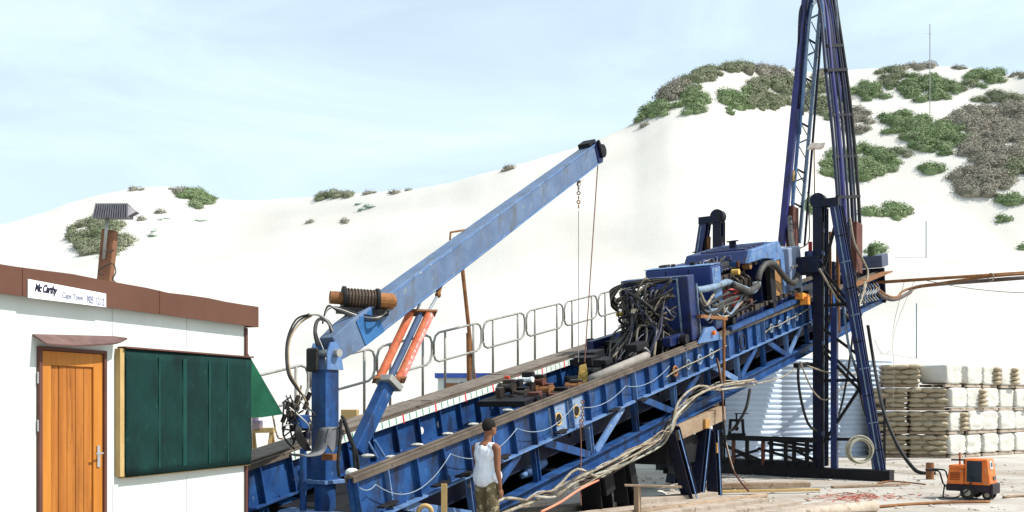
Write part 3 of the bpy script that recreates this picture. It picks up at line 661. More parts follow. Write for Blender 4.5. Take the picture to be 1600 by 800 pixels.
# ---------------------------------------------------------------- head frame towers
hf = thing('head_frame', V((*RP(1200, 600, 1.1).xy, 0)), 'tall dark steel frame with two round topped towers standing astride the upper ramp', 'steel frame')
NT = RP(1279, 320, -.40); FT = RP(1122, 333, 2.65)
TZ = NT.z; FT.z = TZ
def gz(p, z): return V((p.x, p.y, z))
def tower(base, sgn, mt):
    out = -c_ * sgn; b = base
    mm = MB()
    top = gz(b, TZ)
    mm.ibeam(gz(b, .1), top, .24, .24, dh, .03); mm.build('post', mt, hf)
    mm = MB(); mm.beam(gz(b, TZ * .0 + .1) + out * .42, gz(b, TZ * .62) + out * .42, .16, .16, dh); mm.build('inner_post', BLUED, hf)
    ro = .55 if sgn > 0 else .26
    mm = MB(); mm.ibeam(gz(b, .3) + dh * ro, top + dh * ro, .16, .16, dh, .02); mm.build('rear_post', NAVY, hf)
    mm = MB(); mm.ibeam(gz(b, .3) + dh * ro + out * 1.5, top + dh * ro + out * .42, .14, .16, dh, .02); mm.build('rear_raking_leg', NAVY, hf)
    for z in range(9):
        za = .5 + z * .75; mm = MB(); mm.beam(gz(b, za), gz(b, za + .7) + dh * ro, .05, .05); mm.build('lattice_brace', NAVY, hf)
        if z % 2: mm = MB(); mm.beam(gz(b, za + .7), gz(b, za) + dh * ro, .05, .05); mm.build('lattice_brace', BLACK, hf)
    for z in range(11):
        mm = MB(); qz = gz(b, .6 + z * .6); mm.box(qz - c_ * .125 * 1 , dh * .10, c_ * .006, UP * .05); mm.build('post_batten', BLUEP if z % 4 == 1 else BLUED, hf)
    mm = MB(); mm.cyl(gz(b, .3) - c_ * .14 - dh * .06, gz(b, TZ - .5) - c_ * .14 - dh * .06, .018, 6); mm.build('post_conduit', HOSEG, hf)
    mm = MB(); mm.cyl(gz(b, .3) - c_ * .13 + dh * .07, gz(b, TZ * .7) - c_ * .13 + dh * .07, .012, 6); mm.build('post_conduit', HOSEP, hf)
    mm = MB(); foot = gz(b, .1) + out * 1.62; tp_ = top + out * .42
    mm.ibeam(foot, tp_, .22, .24, dh, .03); mm.build('raking_leg', BLUED, hf); mm = MB(); mm.beam(foot.lerp(tp_, .02) + out * .02 - dh * .125, foot.lerp(tp_, .98) + out * .02 - dh * .125, .03, .04, dh); mm.build('leg_conduit', HOSEP, hf)
    mm = MB(); mm.beam(top - out * .12 + UP * .02, top + out * .55 + UP * .02, .3, .2); mm.build('cap_beam', NAVY, hf)
    mm = MB(); mm.cyl(top + UP * .10 - dh * .13, top + UP * .10 + dh * .13, .20, 24); mm.build('top_sheave', NAVY, hf, smooth=False)
    def L(z): f = (z - .1) / (TZ - .1); return foot.lerp(tp_, f)
    for (za, zb, db) in ((.9, 2.6, 0), (3.4, 2.1, 1), (4.0, 3.2, 0), (5.4, 4.3, 1), (5.4, 6.9, 0)):
        pa, pb = gz(b, za if not db else za), L(zb)
        mm = MB(); mm.beam(pa + out * .1, pb, .07, .07, dh)
        if db: mm.beam(pa + out * .1 + UP * .17, pb + UP * .17, .06, .06, dh)
        mm.build('lattice_brace', BLACK, hf)
    for z in range(8):
        pa, pb = L(.7 + z * .8), L(1.3 + z * .8) if .1 + z * .8 < 6 else L(TZ - .2); mm = MB(); mm.beam(pa, pb + dh * ro, .045, .045); mm.build('lattice_brace', NAVY, hf)
    for z in (1.05, 2.6, 4.6):
        mm = MB(); mm.beam(gz(b, z) + out * .1, L(z), .08, .08); mm.build('tie_bar', BLACK, hf)
    for i in range(9):
        z = .8 + i * .7; q = L(z) + dh * .13 * -1; mm = MB(); mm.beam(q - out * .05 - UP * .02, q + out * .17 + UP * .02, .03, .03); mm.build('rung', HOSEP if i in (1, 3, 5, 7) else NAVY, hf)
    mm = MB(); mm.beam(gz(b, .14) - out * .3, foot + out * .25 + UP * .04, .5, .28); mm.build('foot_beam', BLACK, hf, bevel=.01)
    return foot, tp_
nf, ntp = tower(gz(NT, 0), 1, NAVY); tower(gz(FT, 0), -1, NAVY)
for r_ in ((RP(1309, 365, -.7), RP(1310, 520, -.7), .05), (RP(1297, 362, -.5), RP(1298, 500, -.5), .035)):
    m = MB(); m.cyl(r_[0], r_[1], r_[2], 10); m.build('rusty_tube', RUST, hf)
m = MB(); m.cyl(RP(1107, 370, 3.0), RP(1106, 420, 3.0), .07, 10); m.cyl(RP(1116, 372, 3.0), RP(1117, 420, 3.0), .05, 10); m.build('rusty_tube', RUST, hf)
# transverse base between both towers
nb_, fb_ = gz(NT, 0), gz(FT, 0)
m = MB()
m.beam(nb_ + UP * .22, fb_ + UP * .22, .5, .42); m.build('base_beam', BLACK, hf, bevel=.01)
off = -dh * .25
m = MB(); m.beam(nb_ + UP * 1.02 + off, fb_ + UP * 1.02 + off, .14, .14); m.build('top_rail', BLACK, hf)
for i, f in enumerate((.08, .2, .28, .42, .5, .66, .8, .93)):
    q = nb_.lerp(fb_, f) + off; m = MB(); m.beam(q + UP * .3, q + UP * .98, .09, .09, dh); m.build('base_post', RBROWN if i in (4, 6) else BLACK, hf)
for (fa, za, fb2, zb) in ((.02, .85, .45, 1.0), (.02, .75, .45, .9), (.05, .4, .55, .75), (.2, .75, .02, .5), (.42, .72, .05, .72), (.55, .7, .95, .35), (.95, .9, .6, .4), (.5, .4, .9, .8)):
    m = MB(); m.beam(nb_.lerp(fb_, fa) + off + UP * za, nb_.lerp(fb_, fb2) + off + UP * zb, .07, .07); m.build('base_brace', BLACK, hf)
m = MB(); m.beam(RP(1243, 571, -.2), RP(1275, 570, -.35), .12, .12); m.build('tie_bar', BLACK, hf)
for (x, y, w_, a, b, e) in ((1265, 415, -.2, .22, .3, .3), (1292, 425, .1, .25, .3, .35), (1318, 432, .1, .35, .3, .25)):
    m = MB(); m.box(RP(x, y, w_), dh * a, c_ * b, UP * e * .75); m.build('gear_housing', NAVY, hf, bevel=.03)
    for k in range(5):
        q = RP(x, y, w_) - c_ * (b + .01) + dh * (a * (k % 3 - 1) * .7) + UP * (e * .5 * (k - 2) / 2); m = MB(); m.cyl(q, q - c_ * .08, .05, 10); m.build('housing_boss', [BLUED, OILY, BLACK][k % 3], hf)
    m = MB(); m.cyl(RP(x, y, w_) + UP * e * .7, RP(x, y, w_) + UP * e * 1.25, .13, 12); m.build('housing_cap', BLUED, hf)
m = MB(); m.cyl(RP(1266, 394, -.15), RP(1266, 378, -.15), .05, 10); m.cyl(RP(1264, 404, -.15), RP(1264, 394, -.15), .08, 10); m.build('red_valve', mat('valve_red', (.35, .02, .02)), hf)
m = MB(); m.box(RP(1254, 464, -.2), dh * .3, c_ * .1, UP * .08); m.box(RP(1258, 470, -.3), dh * .1, c_ * .1, UP * .1); m.build('yellow_clamp', mat('clamp_yellow', (.7, .35, .05), (.5, .1, .03), None, scale=6), hf)
# hoses hanging on the frame
for pts, r_, mm in (
    ([RP(1262, 567, -.5), RP(1248, 575, -.5), RP(1250, 615, -.5), RP(1262, 660, -.5), RP(1276, 674, -.5)], .035, RUBBER),
    ([RP(1172, 608, -.3), RP(1165, 640, -.3), RP(1148, 668, -.1), RP(1141, 672, .2)], .035, RUBBER),
    ([RP(1250, 565, -.6), RP(1270, 610, -.6), RP(1290, 625, -.6), RP(1310, 610, -.6), RP(1340, 590, -.8)], .02, ROPE),
    ([RP(1262, 572, -.6), RP(1300, 583, -.6), RP(1340, 582, -.8), RP(1350, 560, -.8), RP(1348, 535, -.8)], .025, ROPE),
    ([RP(1335, 500, -.8), RP(1328, 560, -.8), RP(1318, 620, -.7), RP(1308, 655, -.6), RP(1297, 675, -.6)], .03, RUBBER),
    ([RP(1345, 520, -1.3), RP(1340, 580, -1.4), RP(1350, 640, -1.5), RP(1372, 700, -1.6), RP(1378, 735, -1.7)], .03, HOSEG),
    ([RP(1318, 470, -1.0), RP(1326, 540, -1.2), RP(1345, 600, -1.4), RP(1358, 680, -1.6), RP(1366, 745, -1.7)], .035, HOSEP),
    ([RP(1280, 420, -.6), RP(1310, 470, -.9), RP(1332, 500, -1.0), RP(1345, 470, -.9), RP(1352, 440, -.8)], .03, ROPE)):
    hose(pts, r_, mm, hf, 'hanging_hose')
for i in range(3): hose([RP(1120 + i * 2, 560 + i * 4, -.25), RP(1127 + i, 600, -.3), RP(1130, 640 + i * 6, -.35), RP(1134, 690, -.4), RP(1146, 735, -.6), RP(1170, 768, -.9)][:6 - i], .02, [RBROWN, ROPE, RUBBER][i], rig, 'hanging_hose')
m = MB(); m.cyl(RP(1131, 500, -.2), RP(1131, 600, -.2), .035, 8); m.build('rusty_standpipe', RUST, rig)
# vice on the base rail
vq = nb_.lerp(fb_, .77) + off + UP * 1.09
vc = thing('pipe_vice', vq, 'small black pipe vice with cross handle on the frame rail before the zinc sheeting', 'vice')
m = MB()
m.beam(vq + V((-.24, 0, .03)), vq + V((.24, 0, .03)), .16, .07)
for sx in (-.17, .17): m.beam(vq + V((sx * 1.15, 0, .06)), vq + V((sx, 0, .42)), .07, .07, V((0, 1, 0)))
m.beam(vq + V((-.2, 0, .43)), vq + V((.2, 0, .43)), .09, .07); m.build('frame', BLACK, vc)
m = MB(); m.cyl(vq + V((0, 0, .18)), vq + V((0, 0, .62)), .025, 8); m.cyl(vq + V((-.06, 0, .62)), vq + V((.34, 0, .62)), .014, 8); m.ball(vq + V((0, 0, .2)), .07, seg=8, rings=5); m.build('screw', BLACK, vc)
# coil of hose hung on the frame
cc = RP(1343, 703, -2.05); m = MB()
for i in range(6): m.ring(cc + V((random.uniform(-.03, .03), -.02 * i + .05, random.uniform(-.03, .03))), (random.uniform(-.25, .1), 1, random.uniform(-.1, .1)), .27 + .018 * (i % 4), .022, 30)
m.build('hose_coil', mat('khaki_hose', (.26, .25, .18), (.38, .36, .27), None, scale=6, rough=.6), None, smooth=True, label='coil of khaki hose hung low on the raking leg of the frame', cat='hose coil')

# ---------------------------------------------------------------- hose mast
hm = thing('hose_mast', V((*RP(1285, 400, 1.1).xy, RP(1285, 425, 1.1).z)), 'very tall leaning blue mast with hoses looped over its top above the upper ramp', 'mast')
def strut(pa, pb, wd, ht, mt, nm): m = MB(); m.beam(pa, pb, wd, ht, dh); return m.build(nm, mt, hm, bevel=.01)
strut(RP(1221, 385, 2.2), RP(1260, -12, 1.5), .20, .22, PURP, 'main_chord')
strut(RP(1236, 350, 2.05), RP(1266, -12, 1.4), .09, .12, BLUEP, 'side_chord')
strut(RP(1249, 380, 1.9), RP(1284, -12, 1.2), .10, .12, HOSEP, 'side_chord')
strut(RP(1257, 385, 1.7), RP(1288, -10, 1.1), .06, .08, NAVY, 'side_chord')
for i, y in enumerate((30, 60, 88, 120, 150, 190, 225, 262, 285, 315)):
    f = (385 - y) / 397; xa = 1221 + 39 * f + 8; xb = 1249 + 35 * f
    wa_, wb_ = 2.2 - .7 * f, 1.9 - .7 * f
    m = MB(); m.beam(RP(xa, y, wa_), RP(xb, y + (10 if i % 2 else -8), wb_), .05, .05); m.build('rung', NAVY if i % 2 else HOSEP, hm)
    if i < 9: m = MB(); m.cyl(RP(xa + 4, y + 4, wa_), RP(xb, y + 30, wb_), .016, 6); m.build('tie_rod', NAVY, hm)
m = MB(); m.box(RP(1238, 372, 2.0), dh * .28, c_ * .12, UP * 1.0); m.build('hose_tray', RBROWN, hm, bevel=.02)
m = MB(); m.box(RP(1236, 275, 2.0), dh * .12, c_ * .1, UP * .16); m.build('clamp_block', YELLOW, hm)
dkm = [HOSEB, PURP, HOSEB, NAVY, HOSEB, RUBBER, HOSEB]
for i, (xt, xm, xb, r_) in enumerate(((1283, 1291, 1309, .05), (1291, 1300, 1318, .085), (1296, 1308, 1325, .045), (1302, 1315, 1331, .055), (1305, 1319, 1336, .04), (1309, 1323, 1342, .06), (1288, 1297, 1313, .035))):
    ff = 1 - i * .08
    m = MB(); m.tube(smooth_path([RP(xt - 10 + i, -16, .9), RP(xt, 25, .75), RP(xm, 120, .5), RP((xm + xb) / 2 + 1, 210, .3), RP(xb, 320, .05), RP(xb + 3, 415, 0)], 6), r_, 8); m.build('hose_run', dkm[i], hm, smooth=True)
for x0, x1, y, w_ in ((1292, 1316, 72, .62), (1290, 1322, 110, .5), (1297, 1331, 180, .4), (1303, 1337, 245, .25), (1308, 1342, 308, .05)):
    m = MB(); m.beam(RP(x0, y, w_), RP(x1, y - 1, w_), .11, .09); m.build('hose_clamp', BLACK, hm)
m = MB(); m.box(RP(1335, 388, 0), dh * .34, c_ * .16, UP * .78); m.build('hose_tray', RBROWN, hm, bevel=.02)
# arching hoses over the top
tops = [(1258, 40, 1.5, 1302, 50), (1262, 20, 1.4, 1308, 60), (1255, 60, 1.6, 1296, 40), (1268, 30, 1.3, 1312, 80), (1264, 60, 1.4, 1290, 60)]
for i, (xa, ya, wa_, xb, yb) in enumerate(tops):
    h = -10 - 14 * (i % 3)
    pts = [RP(xa - 14, ya + 150, wa_ + .3), RP(xa - 3, ya, wa_), RP(xa + 8, h + 10, wa_ - .1), RP((xa + xb) / 2, h - 12, 1.0), RP(xb - 8, h + 10, .8), RP(xb, yb, .7), RP(xb + 12, yb + 110, .5)]
    m = MB(); m.tube(smooth_path(pts, 7), [.05, .04, .055, .045, .04][i], 8); m.build('hose_loop', [PURP, NAVY, HOSEB, HOSEP, BLUEP][i], hm, smooth=True)
for xs in ((1251, 1262), (1249, 1258)):
    m = MB(); m.tube(smooth_path([RP(xs[0] - 2, 70, 1.7), RP(xs[0], 20, 1.65), RP(xs[0] + 6, 4, 1.6), RP(xs[1], 10, 1.5), RP(xs[1] + 1, 40, 1.5)], 6), .022, 6); m.build('hose_loop', HOSEG, hm, smooth=True)
m = MB(); m.beam(RP(1260, -14, 1.45), RP(1304, -14, .8), .35, .3); m.build('mast_head', NAVY, hm, bevel=.02)
hose([RP(1240, 282, 2.0), RP(1238, 330, 2.0), RP(1234, 370, 1.9), RP(1242, 405, 1.6), RP(1246, 430, 1.3)], .06, HOSEG, hm, 'hose_run')
hose([RP(1262, 300, 1.6), RP(1265, 360, 1.4), RP(1262, 380, 1.3), RP(1250, 388, 1.4)], .02, HOSEG, hm, 'hose_run')
hose([RP(1328, 340, -.1), RP(1335, 380, -.2), RP(1350, 410, -.3), RP(1356, 430, -.4), RP(1345, 470, -.5), RP(1338, 485, -.5)], .035, ROPE, hm, 'hose_run')
# lamp on its own thin pole
m = MB(); wl = thing('work_lamp', V((*RP(1273, 420, 1.0).xy, RP(1273, 430, 1.0).z)), 'small white shaded work lamp on a thin pole behind the mast', 'lamp')
m.cyl(RP(1274, 428, 1.0), RP(1272, 231, 1.0), .018, 6); m.build('pole', RUST, wl)
q = RP(1277, 227, 1.0); m = MB(); m.prism([q + V((-.24, 0, -.08)), q + V((.2, 0, -.08)), q + V((.26, 0, .08)), q + V((-.16, 0, .08))], V((0, .3, .02))); m.build('lamp_shade', mat('lamp_shade_paint', (.75, .62, .48), (.8, .75, .68), None, rough=.5), wl, bevel=.01)

# ---------------------------------------------------------------- carriage
ca = thing('drill_carriage', Q(9.5, 1.1, 0), 'blue motor carriage tangled in hoses riding on the ramp rails', 'carriage')
m = MB(); m.qbox(6.6, 15.3, .12, .30, .055, .24); m.build('bed_beam', BLUED, ca, bevel=.01)
m = MB(); m.qbox(6.6, 15.3, 1.9, 2.08, .055, .24); m.build('bed_beam', BLUED, ca, bevel=.01)
m = MB(); m.qbox(7.0, 15.2, .31, 1.89, .08, .16); m.build('bed_plate', BLACK, ca)
for s in (7.0, 9.6, 12.3, 15.0):
    for w_ in (0, W2):
        m = MB(); q = Q(s, w_, .15); m.cyl(q - c_ * .07, q + c_ * .07, .10, 16); m.build('wheel', BLACK, ca)
# cross frame carrying the hose bundle
m = MB(); m.qbox(7.38, 7.72, -.02, .20, .05, 1.40); m.qbox(7.38, 7.72, 1.36, 1.53, .05, 1.40); m.qbox(7.38, 7.72, .203, 1.357, 1.28, 1.40); m.build('hose_frame', BLUED, ca, bevel=.02)
m = MB(); m.qbox(7.34, 7.375, .19, .22, .05, 1.36); m.qbox(7.34, 7.375, .22, 1.5, 1.345, 1.365); m.qbox(7.74, 7.77, -.05, -.02, .05, 1.2); m.build('frame_edge', HOSEP, ca)
m = MB(); m.qbox(8.62, 9.15, -.02, 1.56, .10, 1.50); m.build('power_box', mat('box_blue', (.010, .028, .14), (.016, .042, .18), (.03, .03, .05), scale=2, rough=.4, spot=.66), ca, bevel=.04)
m = MB(); m.qbox(8.66, 9.12, -.028, -.022, .2, 1.44); m.build('box_lit_side', BLUEP, ca)  # paler panel puts the sunlit look of this side into the colour
m = MB(); m.qbox(8.615, 9.155, -.03, 1.57, 1.502, 1.52); m.build('box_lid', BLUEP, ca, bevel=.005)
for w_ in (.5, 1.05):
    m = MB(); m.qbox(8.612, 8.619, w_ - .01, w_ + .01, .15, 1.45); m.build('box_seam', NAVY, ca)
# tangle of hoses
random.seed(11)
TAND = mat('dusty_hose', (.13, .105, .075), (.22, .185, .14), None, scale=9)
hmats = [RUBBER, HOSEG, RUBBER, HOSEB, TAND, RUBBER, HOSEG, TAND]
for i in range(52):
    w0_ = random.uniform(.25, 1.4); v0_ = random.uniform(.5, 1.3)
    w1_ = random.uniform(.3, 1.45); s1_ = random.uniform(6.0, 7.2)
    pts = [Q(7.35, w0_, v0_), Q(7.35 - random.uniform(.15, .5), w0_ + random.uniform(-.2, .2), v0_ + random.uniform(-.15, .15)),
           Q(random.uniform(6.6, 7.2), (w0_ + w1_) / 2 + random.uniform(-.3, .3), random.uniform(.4, .9)), Q(s1_ + .2, w1_, random.uniform(.1, .5)), Q(s1_ - .3, w1_ + random.uniform(-.2, .2), random.uniform(-.3, .1))]
    hose(pts, random.choice((.014, .018, .022, .03)), hmats[i % 8], ca, 'hose', n=5)
for i in range(12):
    a = random.uniform(.9, 1.4); hose([Q(7.3, .3, a), Q(7.1, .7, a - random.uniform(.1, .5)), Q(7.15, 1.0, a - random.uniform(.2, .6)), Q(7.2, 1.35, random.uniform(.5, 1.3)), Q(7.3, 1.5, random.uniform(.4, 1.2))], random.choice((.018, .026)), hmats[(i * 3) % 8], ca, 'hose', n=5)
for i in range(6): hose([Q(7.3, 1.6, 1.0 - i * .05), Q(7.15, 1.68, 1.22 - i * .05), Q(7.15, 1.3, 1.36), Q(7.25, .8, 1.40 - i * .02), Q(7.3, .3, 1.38)], .022, hmats[(i + 3) % 8], ca, 'hose', n=5)
m = MB(); random.seed(4)
for i in range(34):
    q = Q(random.uniform(4.6, 7.2), random.uniform(.35, 1.8), random.uniform(-.45, .25)); m.box(q, d_ * random.uniform(.05, .3), c_ * random.uniform(.05, .2), n_ * random.uniform(.04, .14))
m.build('valve_manifold', BLACK, ca, bevel=.01)
for i in range(16):
    q = Q(random.uniform(6.8, 7.3), random.uniform(.7, 1.4), random.uniform(.35, 1.2)); m = MB(); m.cyl(q, q - d_ * .15 + c_ * random.uniform(-.05, .05), random.uniform(.035, .06), 8); m.build('hose_fitting', [OILY, CHROME, YELLOW, mat('cream_fitting', (.6, .55, .42), (.4, .34, .24), None)][i % 4], ca)
m = MB(); m.beam(RP(1010, 500, .9), RP(1053, 553, .5), .10, .05); m.build('cable_chain', HOSEP, ca)
m = MB(); m.beam(RP(1006, 508, .9), RP(1044, 556, .5), .05, .05); m.build('cable_chain', mat('white_chain', (.6, .64, .66)), ca)
m = MB(); m.ring(RP(1003, 556, .4), c_ + d_, .16, .02, 18); m.build('hose_ring', STEEL, ca)
# lifting lug on the near rail
m = MB(); pr = [RP(x, y, -.12) for x, y in ((1092, 537), (1103, 512), (1115, 510), (1126, 524), (1129, 530))]; m.prism(pr, c_ * .05); m.build('lug_plate', BLUEP, ca, bevel=.004)
m = MB(); q = RP(1113, 520, -.12); m.cyl(q - c_ * .07, q + c_ * .05, .05, 10); m.build('lug_pin', ORANGE, ca)
# engine
m = MB(); m.qbox(9.5, 12.3, .45, 1.6, .17, .95); m.build('engine_block', OILY, ca, bevel=.03)
m = MB()
for i in range(6): m.qbox(9.65 + i * .36, 9.93 + i * .36, .40, .9, .97, 1.14)
m.build('cylinder_head', OILY, ca, bevel=.02)
m = MB(); m.qbox(9.3, 12.2, 1.0, 1.7, .96, 1.36); m.build('rocker_cover', BLUED, ca, bevel=.03)
m = MB(); m.cyl(Q(9.55, .65, 1.30), Q(11.9, .65, 1.30), .13, 14); m.build('air_filter', BLACK, ca, smooth=False)
m = MB(); m.cyl(Q(9.2, 1.5, 1.42), Q(10.6, 1.5, 1.42), .08, 12); m.cyl(Q(10.2, 1.1, 1.44), Q(12.6, 1.1, 1.5), .05, 12); m.build('exhaust_pipe', BLUED, ca, smooth=True)
for i in range(6):
    s = 9.75 + i * .36; hose([Q(s, .4, 1.05), Q(s, .26, .95), Q(s + .05, .3, .7), Q(s + .1, .42, .6)], .03, OILY, ca, 'manifold_pipe')
for (x, y, r_, mm) in ((1145, 445, .06, OILY), (1176, 405, .14, OILY), (1160, 465, .11, BLACK), (1183, 443, .05, WHITE), (1170, 472, .08, RBROWN), (1150, 425, .07, YELLOW), (1168, 415, .09, mat('brown_filter', (.25, .14, .06)))):
    q = RP(x, y, .25); m = MB(); m.cyl(q - c_ * .08, q + c_ * .1, r_, 12); m.build('engine_fitting', mm, ca)
m = MB(); q = RP(1144, 461, .12); m.cyl(q - d_ * .2, q + d_ * .2, .15, 14); m.build('red_filter', mat('filter_red', (.75, .07, .06), (.85, .2, .18), None), ca, smooth=False)
m = MB(); m.cyl(RP(1142, 471, .1), RP(1151, 478, .1), .07, 10); m.build('red_filter', MATS['filter_red'], ca)
# cowl with sloping blue top and brown radiator core
pr = [Q(11.2, .1, 1.32), Q(11.5, .1, 1.62), Q(13.4, .1, 1.70), Q(13.75, .1, 1.35), Q(13.75, .1, .18), Q(13.2, .1, .18), Q(13.2, .1, 1.25), Q(12.2, .1, 1.35)]
m = MB(); m.prism(pr, c_ * .12); m.build('cowl_side', BLUEP, ca, bevel=.02)
m = MB(); m.prism([p + c_ * .123 for p in [Q(11.2, 0.1, 1.32), Q(11.5, 0.1, 1.62), Q(13.4, 0.1, 1.70), Q(13.75, 0.1, 1.35), Q(13.75, 0.1, .18), Q(12.3, 0.1, .18), Q(12.3, 0.1, 1.3)]], c_ * 1.6); m.build('cowl', BLUED, ca, bevel=.03)
for i in range(5):
    m = MB(); m.qbox(11.65 + i * .34, 11.9 + i * .34, .35, 1.5, 1.62 + i * .014, 1.665 + i * .014); m.build('cowl_louvre', [BLUED, BLUEP][i == 4], ca, bevel=.006)
random.seed(21)
for i in range(26):
    s_ = random.uniform(8.9, 11.6); w_ = random.uniform(.3, 1.5); q = Q(s_, w_, (1.44 if s_ < 9.1 else 1.33) + random.uniform(0, .08)); m = MB()
    if i % 3: m.cyl(q - n_ * .1, q + n_ * random.uniform(.03, .10), random.uniform(.025, .07), 10)
    else: m.box(q, d_ * random.uniform(.06, .2), c_ * random.uniform(.04, .12), n_ * random.uniform(.03, .09))
    m.build('engine_fitting', [OILY, BLUED, BLACK, BLUE, RBROWN][i % 5], ca, bevel=.006)
for i in range(9): hose([Q(9.2 + i * .25, .5 + .1 * (i % 4), 1.34), Q(9.5 + i * .25, .7, 1.50 + .03 * (i % 3)), Q(9.9 + i * .25, .9, 1.42), Q(10.3 + i * .2, .4, 1.25)], .022, [RUBBER, HOSEG, BLUED][i % 3], ca, 'hose', n=5)
m = MB(); m.cyl(Q(12.3, .9, 1.66), Q(12.3, .9, 1.83), .09, 12); m.cyl(Q(12.3, .9, 1.83), Q(12.3, .9, 1.86), .15, 12); m.build('filler_cap', NAVY, ca)
m = MB(); core = [RP(1197, 412, .08), RP(1218, 402, .08), RP(1224, 463, .08), RP(1204, 470, .08)]; m.prism(core, c_ * .02); m.build('radiator_core', mat('radiator_brown', (.26, .13, .045), (.34, .19, .08), (.12, .06, .03), scale=6, rough=.8, stretch=(1, 1, 6)), ca)
m = MB()
for a, b in ((0, 1), (1, 2), (2, 3), (3, 0)): m.beam(core[a] - c_ * .01, core[b] - c_ * .01, .05, .06)
m.build('radiator_frame', BLUEP, ca)
m = MB(); m.cyl(core[0].lerp(core[1], .6) - c_ * .03, core[3].lerp(core[2], .1) - c_ * .03, .012, 6); m.cyl(core[0].lerp(core[3], .2) - c_ * .03, core[2] - c_ * .03, .012, 6); m.build('stay_rod', STEEL, ca)
m = MB(); m.qbox(12.25, 12.6, -.02, .1, .18, 1.28); m.build('dark_recess', BLACK, ca)
m = MB(); m.qbox(14.1, 15.1, .1, 1.7, .17, 1.45); m.build('pump_cabinet', mat('grey_blue_paint', (.16, .20, .30), (.22, .27, .37), (.10, .10, .12), scale=3), ca, bevel=.03)
m = MB()
for i in range(5): m.cyl(Q(14.2 + i * .2, .09, .95), Q(14.2 + i * .2, .04, .95), .04, 8)
m.build('port_row', STEEL, ca)
# big corrugated hoses in front of the engine
hose([RP(1088, 453, 0), RP(1100, 452, -.05), RP(1120, 447, -.1), RP(1135, 441, -.05), RP(1142, 443, 0), RP(1160, 450, -.1), RP(1175, 455, -.1), RP(1183, 448, 0)], .075, HOSEP, ca, 'suction_hose')
hose([RP(1145, 445, -.1), RP(1158, 450, -.14), RP(1170, 455, -.14), RP(1184, 446, -.1)], .08, HOSEG, ca, 'suction_hose')
hose([RP(1184, 438, -.1), RP(1188, 424, -.12), RP(1198, 412, -.15), RP(1211, 414, -.15), RP(1222, 428, -.1), RP(1235, 441, -.05), RP(1244, 438, 0), RP(1246, 415, .2), RP(1240, 392, .6), RP(1236, 370, 1.2), RP(1234, 340, 1.8)], .075, HOSEG, ca, 'suction_hose')
for i in range(18):
    xa = random.uniform(1090, 1130); xb = xa + random.uniform(20, 70); ya = random.uniform(455, 488); sl_ = -.39
    hose([RP(xa, ya, -.05), RP(xa + 8, ya + random.uniform(5, 20), -.12), RP((xa + xb) / 2, ya + (xb - xa) / 2 * sl_ + random.uniform(8, 25), -.12), RP(xb, ya + (xb - xa) * sl_ + random.uniform(0, 14), 0)], random.choice((.016, .022, .03)), [RUBBER, HOSEP, HOSEG, RUBBER, ROPE][i % 5], ca, 'hose', n=5)
m = MB(); m.beam(RP(1092, 494, -.1), RP(1134, 498, -.1), .1, .07); m.build('rusty_bar', RUST, ca)
m = MB(); m.beam(RP(1140, 514, -.08), RP(1262, 462, -.08), .12, .10, n_); m.build('hose_trough', BLUE, ca)
m = MB()
for i in range(14): m.box(RP(1150 + i * 7.5, 492 - i * 3, .02) , d_ * random.uniform(.05, .15), c_ * .06, n_ * random.uniform(.02, .07))
m.build('gear_row', OILY, ca, bevel=.01)

# ---------------------------------------------------------------- crane
CW = 1.08
cr0 = RP(508, 640, CW); cr = thing('deck_crane', V((cr0.x, cr0.y, .3)), 'weathered blue deck crane with long box boom, winch drum and red lift cylinders', 'crane')
def cz_(y): return 2 + (630 - y) / F * cr0.y
base = V((cr0.x, cr0.y, 0))
m = MB(); m.cyl(base + UP * cz_(812), base + UP * cz_(797), .62, 36); m.build('base_plate', BLUEP, cr, bevel=.01)
m = MB(); m.cyl(base + UP * cz_(797), base + UP * cz_(757), .14, 24); m.build('slew_pedestal', BLUE, cr, smooth=False)
m = MB(); m.cyl(base - dh * .28 - c_ * -.12 + UP * cz_(795), base - dh * .28 + c_ * .12 + UP * cz_(700), .045, 12); m.build('side_pipe', BLUE, cr)
m = MB(); m.box(base + UP * (cz_(755) + cz_(578)) / 2, dh * .125, c_ * .135, UP * (cz_(578) - cz_(755)) / 2); m.build('column', BLUE, cr, bevel=.012)
m = MB(); m.box(base + UP * cz_(752), dh * .20, c_ * .20, UP * .025); m.build('column_flange', BLUEP, cr, bevel=.005)
pv = RP(521, 553, CW - .22)
for w_ in (-.165, .145):
    o = base + c_ * w_
    pr = [o - dh * .12 + UP * cz_(578), o + dh * .18 + UP * cz_(578), o + dh * .13 + UP * cz_(548), o + dh * .05 + UP * cz_(534), o - dh * .06 + UP * cz_(536), o - dh * .12 + UP * cz_(552)]
    m = MB(); m.prism(pr, c_ * .025); m.build('cheek_plate', BLUEP, cr, bevel=.004)
m = MB(); q = base + dh * .03 + UP * cz_(552); m.cyl(q - c_ * .24, q + c_ * .22, .055, 16); m.build('pivot_pin', STEEL, cr)
m = MB(); m.box(base - dh * .18 + UP * cz_(563) + c_ * .05, dh * .035, c_ * .10, UP * .16); m.build('hose_cover', RUBBER, cr, bevel=.03)
